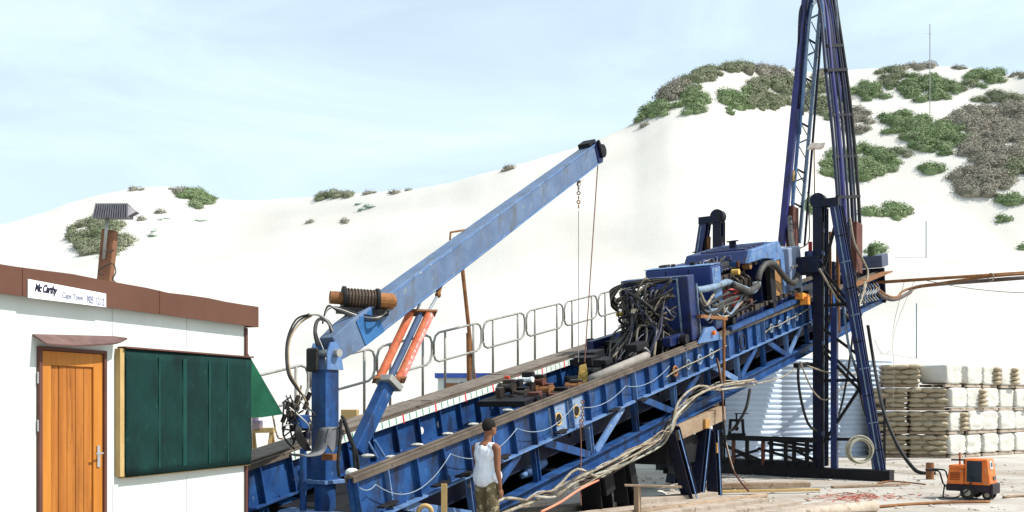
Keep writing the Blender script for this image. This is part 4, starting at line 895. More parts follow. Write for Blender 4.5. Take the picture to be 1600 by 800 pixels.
# boom
B0, B1 = RP(522, 541, CW), RP(926, 240, CW); bd = (B1 - B0).normalized(); bn = c_.cross(bd); bn = bn if bn.z > 0 else -bn
BL = (B1 - B0).length
def Bq(s, w_, v): return B0 + bd * s + c_ * w_ + bn * v
m = MB(); secs = [(-.08, .13, .17), (.3, .15, .215), (4.0, .15, .21), (BL, .14, .185)]; vs = []
for s, a, h in secs: vs += [Bq(s, -a, -h), Bq(s, a, -h), Bq(s, a, h), Bq(s, -a, h)]
fs = [(i * 4 + j, i * 4 + (j + 1) % 4, (i + 1) * 4 + (j + 1) % 4, (i + 1) * 4 + j) for i in range(3) for j in range(4)] + [(0, 1, 2, 3), (12, 15, 14, 13)]
boom = m.add(vs, fs).build('boom', BOOM, cr, bevel=.012)
m = MB(); m.box(Bq(BL / 2 + .2, -.156, .185), bd * (BL / 2 - .3), c_ * .003, bn * .012); m.box(Bq(BL / 2 + .2, -.156, -.18), bd * (BL / 2 - .3), c_ * .003, bn * .012)
m.build('weld_strip', BLUEP, boom)
m = MB(); m.box(Bq(.62, -.158, -.02), bd * .22, c_ * .004, bn * .19); m.build('dark_band', mat('band_blue', (.02, .10, .26), (.04, .14, .32), (.1, .2, .35), scale=4), boom)
m = MB(); m.prism([Bq(BL - .14, -.17, -.19), Bq(BL + .02, -.17, -.21), Bq(BL + .16, -.17, -.02), Bq(BL + .12, -.17, .20), Bq(BL - .1, -.17, .23)], c_ * .34); m.build('boom_head', BLUED, cr, bevel=.02)
m = MB(); q = Bq(BL + .08, 0, .0); m.cyl(q - c_ * .2, q + c_ * .2, .13, 20); m.build('head_sheave', BLACK, cr)
m = MB(); m.box(Bq(BL - .12, 0, .22), bd * .13, c_ * .13, bn * .05); m.cyl(Bq(BL - .02, -.2, -.1), Bq(BL - .02, -.2, .24), .03, 8); m.build('head_bracket', BLACK, cr)
# winch
wq = RP(566, 468, CW); wd = (RP(612, 466, CW - .1) - RP(525, 464, CW + .0)); wdir = (V((.93, .35, -.03))).normalized()
m = MB(); m.cyl(wq - wdir * .24, wq + wdir * .20, .135, 24); m.build('winch_drum', OILY, cr, smooth=False)
for i in range(9):
    m = MB(); m.ring(wq + wdir * (-.2 + i * .045), wdir, .138, .013, 24); m.build('rope_wrap', mat('wire_rope', (.045, .03, .02), (.10, .06, .035), None, scale=10), cr, smooth=True)
for t_ in (-.26, .21): m = MB(); m.cyl(wq + wdir * (t_ - .02), wq + wdir * (t_ + .02), .17, 24); m.build('drum_flange', BLACK, cr)
m = MB(); m.cyl(wq - wdir * .45, wq - wdir * .26, .09, 16); m.build('winch_motor', RUST, cr)
m = MB(); m.cyl(wq + wdir * .22, wq + wdir * .44, .115, 16); m.cyl(wq + wdir * .44, wq + wdir * .48, .07, 16); m.build('winch_gearbox', mat('rust_bright', (.24, .095, .03), (.36, .17, .06), (.12, .05, .03), scale=8, bump=.2), cr)
m = MB(); m.box(wq - UP * .17, wdir * .35, wdir.cross(UP) * .12, UP * .04); m.build('winch_base', BLACK, cr)
# lift cylinder assembly
la, lb = RP(556, 706, CW), RP(672, 458, CW)
ld = (lb - la).normalized(); ll = (lb - la).length; lp = c_.cross(ld).normalized()
def Lq(t_, a=0, b=0): return la + ld * ll * t_ + lp * a + c_ * b
m = MB(); m.beam(Lq(0), Lq(.40), .17, .20, lp); m.build('lift_strut', BLUE, cr, bevel=.02)
m = MB(); m.box(Lq(.41), ld * .05, lp * .15, c_ * .17); m.build('cylinder_clamp', STEEL, cr, bevel=.01)
vdir = V((.95, .3, 0)).normalized()
for a, r_, mm in ((-.155, .062, RED), (.145, .07, PINK), (0, .05, mat('dark_cylinder', (.05, .085, .16), (.08, .12, .22), None))):
    m = MB(); m.cyl(Lq(.43) + vdir * a, Lq(.86) + vdir * a, r_, 16); m.build('cylinder_tube', mm, cr, smooth=False)
m = MB(); m.cyl(Lq(.43) + vdir * .07 - c_ * .06, Lq(.86) + vdir * .07 - c_ * .06, .045, 12); m.build('cylinder_tube', RED, cr)
for t_ in (.43, .865):
    m = MB(); m.box(Lq(t_), ld * .02, vdir * .24, vdir.cross(ld) * .10); m.build('cylinder_flange', RUST, cr, bevel=.005)
for a in (-.07, .10):
    m = MB(); m.cyl(Lq(.86) + vdir * a, Lq(.98) + vdir * a * 1.3, .022, 10); m.build('piston_rod', CHROME, cr)
    m = MB(); m.ball(Lq(.99) + vdir * a * 1.35, .05, seg=8, rings=6); m.cyl(Lq(.98) + vdir * a * 1.35, Lq(1.04) + vdir * a * 1.1, .035, 8); m.build('rod_eye', RUST, cr)
m = MB(); q = RP(692, 447, CW - .05); m.prism([RP(668, 462, CW - .05), RP(690, 452, CW - .05), RP(700, 425, CW - .05), RP(660, 440, CW - .05)], c_ * .1); m.build('boom_lug', BLUEP, cr)
# hydraulic hoses round the column
for i in range(4):
    o_ = i * 3
    hose([RP(495 + i * 2, 540, CW - .1), RP(491 + i, 520, CW - .1), RP(494 + i, 502, CW), RP(505, 497 + i, CW), RP(517 - i, 507, CW), RP(521 - i, 528, CW)], .014, [RUBBER, HOSEG][i % 2], cr, 'hydraulic_hose')
for i in range(3):
    hose([RP(484 + i * 2, 491 + i, CW), RP(462 + i * 3, 500 + i * 3, CW + .1), RP(448 + i * 2, 535, CW + .1), RP(449 + i * 2, 580, CW), RP(462 + i * 2, 605, CW), RP(480, 626 + i * 3, CW), RP(482, 650, CW)], .013, [RUBBER, HOSEG, MATS['tan_hose']][i], cr, 'hydraulic_hose')
hose([RP(482, 491, CW), RP(498, 492, CW), RP(512, 503, CW), RP(520, 520, CW)], .02, STEEL, cr, 'hydraulic_hose')
for i in range(4):
    hose([RP(504, 500 + i * 2, CW), RP(512, 484 - i * 2, CW), RP(528, 480 + i * 2, CW), RP(560, 490 + i * 3, CW - .1), RP(590, 494 + i * 2, CW - .3), RP(608, 486 - i * 2, CW - .25), RP(614, 476, CW - .2)], .011, [RUBBER, STEEL, HOSEG][i % 3], cr, 'hydraulic_hose')
for i in range(5):
    hose([RP(470 + i * 3, 650 + 2 * i, CW), RP(462 + i * 2, 672, CW - .1), RP(466 + i * 3, 690, CW - .1), RP(478 + i * 2, 704, CW - .1)], .013, RUBBER, cr, 'hydraulic_hose')
for pts in ([(534, 650), (541, 668), (547, 688), (556, 705), (560, 730), (558, 748)], [(533, 655), (531, 690), (528, 725), (530, 745)], [(536, 652), (545, 676), (552, 700), (555, 745), (552, 790)]):
    hose([RP(x, y, CW - .5) for x, y in pts], .022, RUBBER, cr, 'hydraulic_hose')
m = MB(); m.box(RP(468, 659, CW), dh * .1, c_ * .09, UP * .09); m.build('valve_block', BLUE, cr, bevel=.01)
random.seed(3)
for i in range(14):
    a = RP(random.uniform(440, 484), random.uniform(615, 685), CW + random.uniform(-.1, .1)); b = RP(random.uniform(440, 484), random.uniform(615, 690), CW); c = (a + b) / 2 + V((random.uniform(-.15, .15), 0, random.uniform(-.2, .1)))
    hose([a, c, b], .01, [RUBBER, HOSEG, STEEL][i % 3], cr, 'hydraulic_hose', n=6)
for i, (x, y) in enumerate(((447, 640), (455, 652), (475, 640), (480, 625), (462, 630), (441, 660))):
    m = MB(); q = RP(x, y, CW); m.cyl(q, q + V((.04, 0, .1)), .03, 8); m.build('control_lever', [OILY, BLACK][i % 2], cr)
for i in range(10):
    a = RP(random.uniform(425, 484), random.uniform(600, 680), CW + random.uniform(0, .3)); b = RP(random.uniform(440, 486), random.uniform(640, 712), CW)
    hose([a, (a + b) / 2 + V((random.uniform(-.12, .12), 0, -.12)), b], .012, [RUBBER, RUBBER, HOSEG, TANH][i % 4], cr, 'hydraulic_hose', n=6)
for i in range(6):
    q = RP(random.uniform(452, 484), random.uniform(628, 690), CW); m = MB(); m.box(q, dh * random.uniform(.03, .07), c_ * .05, UP * random.uniform(.03, .07)); m.build('control_valve', [BLACK, OILY, NAVY][i % 3], cr, bevel=.006)
# operator seat shell bolted to the column
sp_ = smooth_path([RP(531, 667, CW - .45), RP(516, 670, CW - .45), RP(511, 685, CW - .45), RP(506, 703, CW - .45), RP(497, 710, CW - .45), RP(480, 712, CW - .42), RP(470, 709, CW - .4)], 4)
m = MB(); vs = []
for p in sp_: vs += [p - c_ * .02, p + c_ * .20]
m.add(vs, [(2 * i, 2 * i + 2, 2 * i + 3, 2 * i + 1) for i in range(len(sp_) - 1)]); st = m.build('operator_seat', mat('seat_grey', (.10, .10, .11), (.17, .17, .18), None, rough=.6), cr, smooth=True); sm = st.modifiers.new('s', 'SOLIDIFY'); sm.thickness = .015
m = MB(); m.prism([RP(531, 667, CW - .46), RP(514, 670, CW - .46), RP(509, 690, CW - .46), RP(520, 707, CW - .46), RP(528, 695, CW - .46)], c_ * .03); m.build('seat_side', MATS['seat_grey'], cr)
m = MB(); m.box(RP(517, 714, CW - .3), dh * .07, c_ * .1, UP * .04); m.build('seat_bracket', RUST, cr)
m = MB(); m.ball(RP(550, 738, CW - .6), .07, ax=(1.3, 1, .8)); m.build('white_cap', WHITE, cr, smooth=True)
# hook line and block
hk = RP(911, 588, CW - .1)
m = MB(); m.cyl(Bq(BL + .02, -.05, -.2), hk + UP * .27 + V((.03, 0, 0)), .011, 6); m.build('hoist_rope', mat('rust_rope', (.20, .09, .06)), cr)
cl = RP(904, 282, CW)
for i in range(6): m = MB(); m.ring(cl - UP * (.07 + i * .085), (1, 0, 0) if i % 2 else (0, 1, 0), .03, .011, 10); m.build('chain_link', RUST, cr)
m = MB(); m.cyl(cl - UP * .58, V((cl.x, cl.y, hk.z + .27)), .008, 6); m.build('chain_rope', STEEL, cr)
m = MB(); m.cyl(cl, cl - UP * .03, .05, 8); m.ring(cl - UP * .12, (1, 0, 0), .06, .018, 12); m.build('swivel', STEEL, cr)
m = MB(); m.prism([hk + V((-.07, -.05, .20)), hk + V((.05, -.05, .24)), hk + V((.09, -.05, .05)), hk + V((.07, -.05, -.2)), hk + V((-.03, -.05, -.24)), hk + V((-.09, -.05, -.04))], V((0, .1, 0))); m.cyl(hk + V((0, -.08, .03)), hk + V((0, .08, .03)), .06, 14); m.build('hook_block', YELLOW, cr, bevel=.01)
m = MB(); m.tube(smooth_path([hk + V((0, 0, -.22)), hk + V((.0, 0, -.30)), hk + V((.05, 0, -.38)), hk + V((.0, 0, -.45)), hk + V((-.06, 0, -.40)), hk + V((-.06, 0, -.35))], 4), .022, 8); m.build('hook', RUST, cr, smooth=True)
q0 = RP(910, 628, -.2)
for i in range(9): m = MB(); m.ring(q0 - UP * i * .05, (1, 0, 0) if i % 2 else (0, 1, 0), .026, .009, 10); m.build('chain_link', RUST, cr)
hose([RP(906, 655, -.2), RP(908, 700, -.2), RP(907, 760, -.3), RP(908, 790, -.4)], .01, MATS['rust_rope'], cr, 'chain_rope')

# ---------------------------------------------------------------- tall rusty pole with frame behind the boom
m = MB(); g0 = RP(743, 600, 3.6); g1 = RP(718, 378, 3.6)
po = thing('sign_pole', gz(g0, 0), 'thin leaning rusty pole with an empty square frame behind the crane boom', 'pole')
m.cyl(gz(g0 + (g0 - g1).normalized() * 2.2, .0), g1, .04, 8); m.build('pole', RUST, po)
m = MB(); m.cyl(gz(RP(736, 600, 3.6), .0), RP(732, 520, 3.6), .05, 8); m.build('short_post', RUST, po)
fr = [RP(x, y, 3.6) for x, y in ((703, 377), (704, 363), (734, 358), (735, 372))]
m = MB()
for i in range(3): m.cyl(fr[i], fr[i + 1], .02, 6)
m.cyl(fr[3], fr[0], .02, 6); m.build('square_frame', RUST, po)

# ---------------------------------------------------------------- man
def remeshed(name, mb, voxel, mt, parent, iters=3):
    me = bpy.data.meshes.new(name); me.from_pydata([tuple(v) for v in mb.v], [], mb.f)
    bm = bmesh.new(); bm.from_mesh(me); bmesh.ops.recalc_face_normals(bm, faces=bm.faces); bm.to_mesh(me); bm.free()
    o = bpy.data.objects.new(name, me); COL.objects.link(o)
    r = o.modifiers.new('r', 'REMESH'); r.mode = 'VOXEL'; r.voxel_size = voxel; r.use_smooth_shade = True
    s = o.modifiers.new('s', 'SMOOTH'); s.iterations = iters; s.factor = .5
    bpy.context.view_layer.update(); nm = bpy.data.meshes.new_from_object(o.evaluated_get(bpy.context.evaluated_depsgraph_get()))
    COL.objects.unlink(o); bpy.data.objects.remove(o)
    nm.materials.clear(); nm.materials.append(mt)
    for p in nm.polygons: p.use_smooth = True
    q = bpy.data.objects.new(name, nm); COL.objects.link(q); q.parent = parent; return q
def capsule(mb, pts, rs, seg=14):
    mb.tube(pts, rs, seg); mb.ball(pts[0], rs[0], seg=12); mb.ball(pts[-1], rs[-1], seg=12)
mx0 = P(760, 860, 13.05); mx0.z = 0
man = thing('person', mx0, 'man in white sleeveless shirt and camouflage trousers standing with his back turned beside the girder', 'person', rz=R(-42))
# local coordinates: +Y is the way he faces (away from the camera), height 1.78
b = MB()
HR = Matrix.Rotation(R(-8), 3, 'Z')
hc = V((.03, .035, 1.665))
b.ball(hc, .10, ax=(.78, .96, 1.12), seg=20, rings=14, rot=HR); b.ball(hc + HR @ V((0, .03, -.055)), .07, ax=(.85, 1.0, .9), rot=HR)
b.ball(hc + HR @ V((0, .098, -.015)), .016, ax=(.9, 1.2, 1.5), rot=HR); b.ball(hc + HR @ V((0, .085, -.06)), .022, ax=(1.3, .7, .6), rot=HR)
for sx in (-1, 1): b.ball(hc + HR @ V((sx * .079, -.005, -.012)), .026, ax=(.4, .8, 1.25), rot=HR)
capsule(b, [V((0, -.01, 1.42)), V((.015, .005, 1.50)), V((.02, .02, 1.60))], [.075, .055, .055])
capsule(b, [V((0, 0, 1.05)), V((0, 0, 1.22)), V((0, 0, 1.38))], [.12, .125, .12])
b.ball(V((0, 0, 1.30)), .15, ax=(1.15, .72, 1.05))
capsule(b, [V((-.17, -.005, 1.40)), V((.17, -.005, 1.40))], [.062, .062])
for sx in (-1, 1):
    sh = V((sx * .20, -.005, 1.385)); el = V((sx * .235, -.03 if sx > 0 else .06, 1.10)); wr = V((sx * .225, .03 if sx > 0 else .20, .86))
    capsule(b, [sh, sh.lerp(el, .4), el], [.058, .050, .040]); capsule(b, [el, el.lerp(wr, .3), wr], [.040, .042, .027])
    dn = (wr - el).normalized(); pc = wr + dn * .055
    b.ball(pc, .042, ax=(.48, .95, 1.25)); 
    for k in range(4):
        fy = -.030 + k * .020; l_ = (.030, .036, .034, .026)[k]; p0 = wr + dn * .088 + V((0, fy, 0)); p1 = p0 + dn * l_ + V((-sx * .004, .002, 0)); p2 = p1 + dn * l_ * .8 + V((-sx * .015, .004, 0)); 
        capsule(b, [p0, p1, p2], [.0098, .0092, .0082], 8)
    t0 = wr + dn * .03 + V((0, .030, 0)); capsule(b, [t0, t0 + dn * .035 + V((-sx * .01, .022, 0)), t0 + dn * .062 + V((-sx * .014, .026, 0))], [.013, .011, .0095], 8)
for sx in (-1, 1):
    capsule(b, [V((sx * .09, 0, .98)), V((sx * .105, .02, .52)), V((sx * .11, -.01, .10))], [.085, .055, .04]); 
    b.ball(V((sx * .115, .05, .045)), .05, ax=(.85, 2.4, .8))
body = remeshed('body', b, .0085, SKIN, man, 2)
h = MB(); h.ball(hc + HR @ V((0, -.016, .030)), .105, ax=(.84, .98, 1.0), seg=22, rings=14, rot=HR)
hair = remeshed('hair', h, .014, HAIR, man, 1)
v = MB(); capsule(v, [V((0, 0, 1.0)), V((0, -.002, 1.15)), V((0, -.004, 1.34))], [.145, .142, .13]); v.ball(V((0, -.004, 1.30)), .165, ax=(1.16, .78, 1.0)); v.ball(V((0, 0, 1.02)), .155, ax=(1.14, .85, .5))
capsule(v, [V((-.115, -.005, 1.405)), V((.115, -.005, 1.405))], [.066, .066]); v.ball(V((.17, .0, 1.03)), .05, ax=(.6, 1.6, 1.8)); capsule(v, [V((.15, 0, 1.2)), V((.165, .0, .95))], [.05, .035])
vest = remeshed('shirt', v, .012, VEST, man, 2)
for q in vest.data.vertices:
    f = 1.2 - q.co.z; k = mnoise.noise(V((q.co.x * 14 + q.co.z * 6, q.co.y * 14, q.co.z * 5))) * .014 + mnoise.noise(V((q.co.x * 30, q.co.y * 30, q.co.z * 9))) * .005
    n2 = V((q.co.x, q.co.y, 0)); 
    if n2.length > .02: q.co += n2.normalized() * (k + .012 + max(0, f) * .13)
t = MB(); t.ball(V((0, 0, .96)), .165, ax=(1.08, .88, .62))
for sx in (-1, 1): capsule(t, [V((sx * .085, 0, .93)), V((sx * .10, .02, .52)), V((sx * .112, -.005, .12))], [.105, .088, .082])
tro = remeshed('trousers', t, .014, CAMO, man, 2)
for q in tro.data.vertices:
    k = mnoise.noise(V((q.co.x * 12, q.co.y * 12, q.co.z * 10))) * .016; n2 = V((q.co.x - (.1 if q.co.x > 0 else -.1), q.co.y, 0))
    if n2.length > .02: q.co += n2.normalized() * k
bt = MB()
for sx in (-1, 1): bt.ball(V((sx * .115, .055, .05)), .06, ax=(.85, 2.4, .85)); bt.tube([V((sx * .112, -.03, .03)), V((sx * .112, -.02, .16))], [.06, .055], 12)
bt.build('boots', BOOT, man, local=True, smooth=True)
m = MB(); m.tube([V((.157 * math.cos(a), .125 * math.sin(a), 1.005)) for a in [i * math.pi / 12 for i in range(25)]], .012, 6); m.build('belt', BOOT, man, local=True)
man.scale = (1.0, 1.0, 1.0)

# ---------------------------------------------------------------- corrugated sheet fence behind the frame
def sheet_fence():
    A = P(1120, 700, 32.0); A.z = 0; u = V((.84, .54, 0)).normalized(); nn = V((u.y, -u.x, 0))
    k_ = (1393 - 800) / F; Lf = (k_ * A.y - A.x) / (u.x - k_ * u.y); zt = 3.62
    root = thing('zinc_fence', A + u * Lf / 2, 'pale blue white fence of horizontal corrugated zinc sheets behind the dark frame', 'fence')
    k = 3; wdt = Lf / k
    for i in range(k):
        m = MB(); vs = []; n = 20 * 8
        for j in range(n + 1):
            z = .02 + (zt - .02) * j / n; off = .026 * math.sin(j * 2 * math.pi / 8 + i * .5) + .006 * (i % 2)
            vs += [A + u * (i * wdt) + nn * off + UP * z, A + u * ((i + 1) * wdt + .04) + nn * off + UP * z]
        m.add(vs, [(2 * j, 2 * j + 1, 2 * j + 3, 2 * j + 2) for j in range(n)]); o = m.build('zinc_sheet', SHEETM, root, smooth=True); q = o.modifiers.new('s', 'SOLIDIFY'); q.thickness = .006
    for i in range(5):
        m = MB(); b_ = A + u * i * Lf / 4 - nn * .12; m.beam(b_, b_ + UP * zt, .08, .08, u); m.build('fence_post', TIMBER, root)
sheet_fence()
m = MB(); q = P(1372, 700, 30.2)
for i in range(7): m.beam(V((q.x - .16, q.y, .25 + i * .28)), V((q.x + .2, q.y, .25 + i * .28)), .05, .08)
m.beam(V((q.x - .16, q.y, 0)), V((q.x - .16, q.y, 2.15)), .06, .06, V((0, 1, 0))); m.beam(V((q.x + .2, q.y, 0)), V((q.x + .2, q.y, 2.15)), .06, .06, V((0, 1, 0)))
m.build('step_ladder', BLACK, None, label='short black ladder leaning at the right end of the zinc fence', cat='ladder')

# ---------------------------------------------------------------- pallets of sacks
CRN = P(1487, 716, 34.6); CRN.z = 0
ldir = V((-.965, .26, 0)).normalized(); rdir = V((.80, .60, 0)).normalized()
def sack_mesh(wd, dp, ht, seed):
    random.seed(seed); bm = bmesh.new(); bmesh.ops.create_cube(bm, size=1); bmesh.ops.subdivide_edges(bm, edges=bm.edges, cuts=3, use_grid_fill=True)
    for v in bm.verts:
        x, y, z = v.co.x * 2, v.co.y * 2, v.co.z * 2
        r = 1 - .16 * (abs(x) ** 3 * abs(z) ** 2 + abs(y) ** 3 * abs(z) ** 2) ; zz = z * (1 - .22 * abs(x) ** 4) 
        v.co = V((x * r * wd / 2, y * r * dp / 2 , zz * ht / 2 * (1 - .2 * abs(y) ** 4))) + V((random.uniform(-.008, .008), random.uniform(-.012, .012), random.uniform(-.004, .004)))
    me = bpy.data.meshes.new('sack'); bm.to_mesh(me); bm.free(); me.materials.append(SACK)
    for p in me.polygons: p.use_smooth = True
    return me
SM = [sack_mesh(.46, .58, .188, i) for i in range(4)]; SW = [sack_mesh(.62, .5, .188, 9 + i) for i in range(3)]
def sack_pallet(label, seed):
    root = thing('sack_pallet', (0, 0, 0), label, 'pallet', 'pallets of cement sacks'); random.seed(seed)
    m = MB()
    for i in range(7): m.bx(-.62, .62, -.56 + i * .17, -.46 + i * .17, .07, .09)
    for y in (-.5, 0, .5): m.bx(-.6, .6, y - .05, y + .05, 0, .068)
    m.build('pallet_base', TIMBER, root, local=True)
    m = MB(); m.bx(-.55, .55, -.45, .5, .095, .80); m.build('sack_core', SACK, root, local=True)
    for r in range(4):
        z = .095 + .093 + r * .184
        if r % 2: xs = [-.41, .05, .47]; ms = SM; wd_ = [0, 0, 0]
        else: xs = [-.30, .33]; ms = SW
        for x in xs:
            for y in (-.30,):
                o = bpy.data.objects.new('sack', random.choice(ms)); COL.objects.link(o); o.parent = root
                o.location = (x + random.uniform(-.03, .03), y + random.uniform(-.06, .04), z); o.rotation_euler = (random.uniform(-.03, .03), random.uniform(-.05, .05), random.uniform(-.12, .12)); o.scale = (random.uniform(.92, 1.08), 1, random.uniform(.92, 1.08))
        for y in (-.12, .33):
            o = bpy.data.objects.new('sack', random.choice(SM)); COL.objects.link(o); o.parent = root; o.location = (-.37, y, z - .001); o.rotation_euler = (0, 0, R(90) + random.uniform(-.04, .04))
            o = bpy.data.objects.new('sack', random.choice(SM)); COL.objects.link(o); o.parent = root; o.location = (.37, y, z - .001); o.rotation_euler = (0, 0, R(90) + random.uniform(-.04, .04))
    return root
names = {(0, 0): 'beige sack pallet on the ground at the corner of the stack', (0, 1): 'beige sack pallet second from the ground at the stack corner', (0, 2): 'beige sack pallet third from the ground at the stack corner',
         (1, 0): 'dusty sack pallet on the ground at the outer left of the stack', (1, 1): 'dusty sack pallet second from the ground at the outer left of the stack', (1, 2): 'dusty sack pallet third from the ground at the outer left of the stack',
         (1, 3): 'lone beige sack pallet topping the shaded left end of the stack'}
lrz = math.atan2(-ldir.y, -ldir.x)
seed = 0
for (cidx, rr), lab in names.items():
    t_ = sack_pallet(lab, seed + 20); seed += 1
    off_ = .66 + cidx * 1.32 - (.42 if (cidx, rr) == (1, 3) else 0)
    pos = CRN + ldir * off_ + V((-ldir.y, ldir.x, 0)) * (-.6) * 1
    nrm_in = V((0, 1, 0)) * .58
    pos = CRN + ldir * off_ + nrm_in; t_.location = (pos.x, pos.y, rr * .86 + .01); t_.rotation_euler = (0, 0, lrz + random.uniform(-.03, .03))
def wrap_mesh(wd, dp, ht, seed):
    random.seed(seed); bm = bmesh.new(); bmesh.ops.create_cube(bm, size=1); bmesh.ops.subdivide_edges(bm, edges=bm.edges, cuts=9, use_grid_fill=True)
    o = random.uniform(0, 50)
    for v in bm.verts:
        p = V((v.co.x * wd, v.co.y * dp, v.co.z * ht)); n = v.co.normalized()
        r = mnoise.noise(V((p.x * 2.2 + o, p.y * 2.2, p.z * 5))) * .05 + .02 * math.sin(p.z * 42 + 1)
        e = (abs(v.co.x) * 2) ** 6 * (abs(v.co.z) * 2) ** 6
        v.co = p * (1 - .10 * e) + V((n.x * r, n.y * r, n.z * r * .3))
    me = bpy.data.meshes.new('wrapped_load'); bm.to_mesh(me); bm.free(); me.materials.append(WRAP)
    for p in me.polygons: p.use_smooth = True
    return me
rrz = math.atan2(rdir.y, rdir.x)
rown = ['on the ground', 'second from the ground', 'third from the ground', 'on the top']
coln = ['beside the beige corner pallets', 'one step right of the corner', 'in the middle of the sunlit run', 'two thirds along the sunlit run', 'near the far end of the sunlit run', 'at the far right end of the sunlit run']
for cidx in range(6):
    for rr in range(4):
        random.seed(cidx * 7 + rr)
        wd_ = 1.12 + random.uniform(-.08, .06)
        nm = thing('wrapped_pallet', (0, 0, 0), 'white wrapped pallet ' + rown[rr] + ' ' + coln[cidx], 'pallet', 'white wrapped pallets of sacks')
        pos = CRN + rdir * (.62 + cidx * 1.24 + random.uniform(-.04, .04)) + V((-rdir.y, rdir.x, 0)) * (.60 + random.uniform(0, .1))
        if cidx == 0 and rr == 3: pos -= rdir * .25
        o = bpy.data.objects.new('wrapped_load', wrap_mesh(wd_, 1.05, .73, cidx * 5 + rr)); COL.objects.link(o); o.parent = nm; o.location = (0, 0, .475)
        m = MB()
        for y in (-.45, 0, .45): m.bx(-.55, .55, y - .05, y + .05, 0, .07)
        for i in range(6): m.bx(-.55, .55, -.5 + i * .19, -.4 + i * .19, .072, .092)
        m.build('pallet_base', PALET, nm, local=True)
        if (cidx, rr) in ((1, 2), (2, 3), (0, 1), (4, 2), (3, 3)):
            for k in range(4):
                q = bpy.data.objects.new('sack', SM[k]); COL.objects.link(q); q.parent = nm; q.location = (.42, -.40, .2 + k * .17); q.rotation_euler = (0, 0, .1 * k)
        nm.location = (pos.x, pos.y, rr * .86 + .01); nm.rotation_euler = (0, 0, rrz + random.uniform(-.05, .05))

# ---------------------------------------------------------------- welder set on wheels
wq0 = P(1517, 780, 20.2); wq0.z = 0
we = thing('welding_generator', wq0, 'small orange wheeled welding generator with black opening and towing handle', 'generator', rz=math.atan2(-.66, .75))
def lb_(m, nm, mt, par=we, **k): return m.build(nm, mt, par, local=True, **k)
# local x: long axis pointing to the photo's near right; local -y: side with the opening
m = MB(); m.bx(-.42, .44, -.27, .27, .16, .30); chs = lb_(m, 'chassis', mat('welder_black', (.012, .01, .016), (.03, .02, .03), None, rough=.5), bevel=.015)
def hood(x0, x1, z0, z1, ins0, ins1, y=.27, yi=.03):
    return [V((x0, -y, z0)), V((x1, -y, z0)), V((x1, y, z0)), V((x0, y, z0)), V((x0 + ins0, -y + yi, z1)), V((x1 - ins1, -y + yi, z1)), V((x1 - ins1, y - yi, z1)), V((x0 + ins0, y - yi, z1))]
FB = [(0, 3, 2, 1), (4, 5, 6, 7), (0, 1, 5, 4), (1, 2, 6, 5), (2, 3, 7, 6), (3, 0, 4, 7)]
m = MB(); m.add(hood(-.41, -.06, .303, .62, .04, 0), FB); m.bx(-.37, -.06, -.25, .25, .622, .70); lb_(m, 'rear_hood', ORANGE, bevel=.015)
m = MB(); m.add(hood(-.058, .45, .303, .84, 0, .07), FB); hd_ = lb_(m, 'front_hood', ORANGE, bevel=.02)
m = MB(); m.prism([V((-.01, -.268, .36)), V((.29, -.268, .36)), V((.29, -.245, .80)), V((-.01, -.245, .80))], V((0, -.008, 0))); lb_(m, 'side_opening', GLASSD)
m = MB()
for a, b_ in (((-.02, .35), (.30, .35)), ((.30, .35), (.30, .81)), ((.30, .81), (-.02, .81)), ((-.02, .81), (-.02, .35))):
    yy = lambda z: -.272 + (z - .3) * .055
    m.cyl(V((a[0], yy(a[1]) - .006, a[1])), V((b_[0], yy(b_[1]) - .006, b_[1])), .012, 6)
lb_(m, 'opening_rim', ORANGE)
m = MB(); m.box(V((.405, -.04, .72)), V((.012, 0, -.085)) * 1.0, V((0, .10, 0)), V((.006, 0, .001))); lb_(m, 'gauge_panel', mat('gauge_grey', (.5, .5, .5), (.6, .58, .55), None))
m = MB(); m.cyl(V((.40, -.04, .72)), V((.42, -.04, .722)), .055, 16); lb_(m, 'gauge', GLASSD)
m = MB(); m.bx(.44, .50, -.27, .27, .12, .34); lb_(m, 'front_bumper', MATS['welder_black'], bevel=.02)
def wheel(x, y, r):
    m = MB(); m.cyl(V((x, y - .045, r)), V((x, y + .045, r)), r * .97, 24); m.ring(V((x, y, r)), (0, 1, 0), r * .8, r * .22, 24, tseg=8); wh = lb_(m, 'wheel', RUBBER, smooth=False)
    m = MB(); m.cyl(V((x, y - .055, r)), V((x, y + .055, r)), r * .5, 16); m.build('rim', mat('dusty_rim', (.25, .22, .17), (.35, .31, .25), None), wh, local=True)
for y in (-.29, .29): wheel(0.02, y, .145)
wheel(.36, -.12, .10); wheel(.36, .12, .10)
m = MB(); m.tube([V((-.42, -.2, .22)), V((-.50, -.2, .30)), V((-.56, -.2, .52)), V((-.60, -.2, .56)), V((-.85, -.2, .57))], .018, 8); m.tube([V((-.42, .2, .22)), V((-.50, .2, .30)), V((-.56, .2, .52)), V((-.60, .2, .56)), V((-.85, .2, .57))], .018, 8); m.tube([V((-.85, -.2, .57)), V((-.85, .2, .57))], .018, 8); m.tube([V((-.47, -.2, .25)), V((-.50, -.2, .01))], .015, 8)
lb_(m, 'towing_handle', BLACK)
m = MB(); m.cyl(V((-.22, 0, .70)), V((-.22, 0, .96)), .02, 8); lb_(m, 'exhaust_stub', RED)
m = MB(); m.cyl(V((-.36, -.1, .80)), V((-.06, -.1, .81)), .018, 8); m.cyl(V((-.1, -.1, .72)), V((-.1, -.1, .82)), .02, 8); lb_(m, 'lift_bar', BLACK)
for i in range(5):
    m = MB(); m.box(V((-.24 + .0, -.262 + .0, .40 + i * .035)), V((.10, 0, 0)), V((0, .004, .002)), V((0, 0, .008))); lb_(m, 'vent_louvre', mat('orange_dark', (.25, .05, .01)))
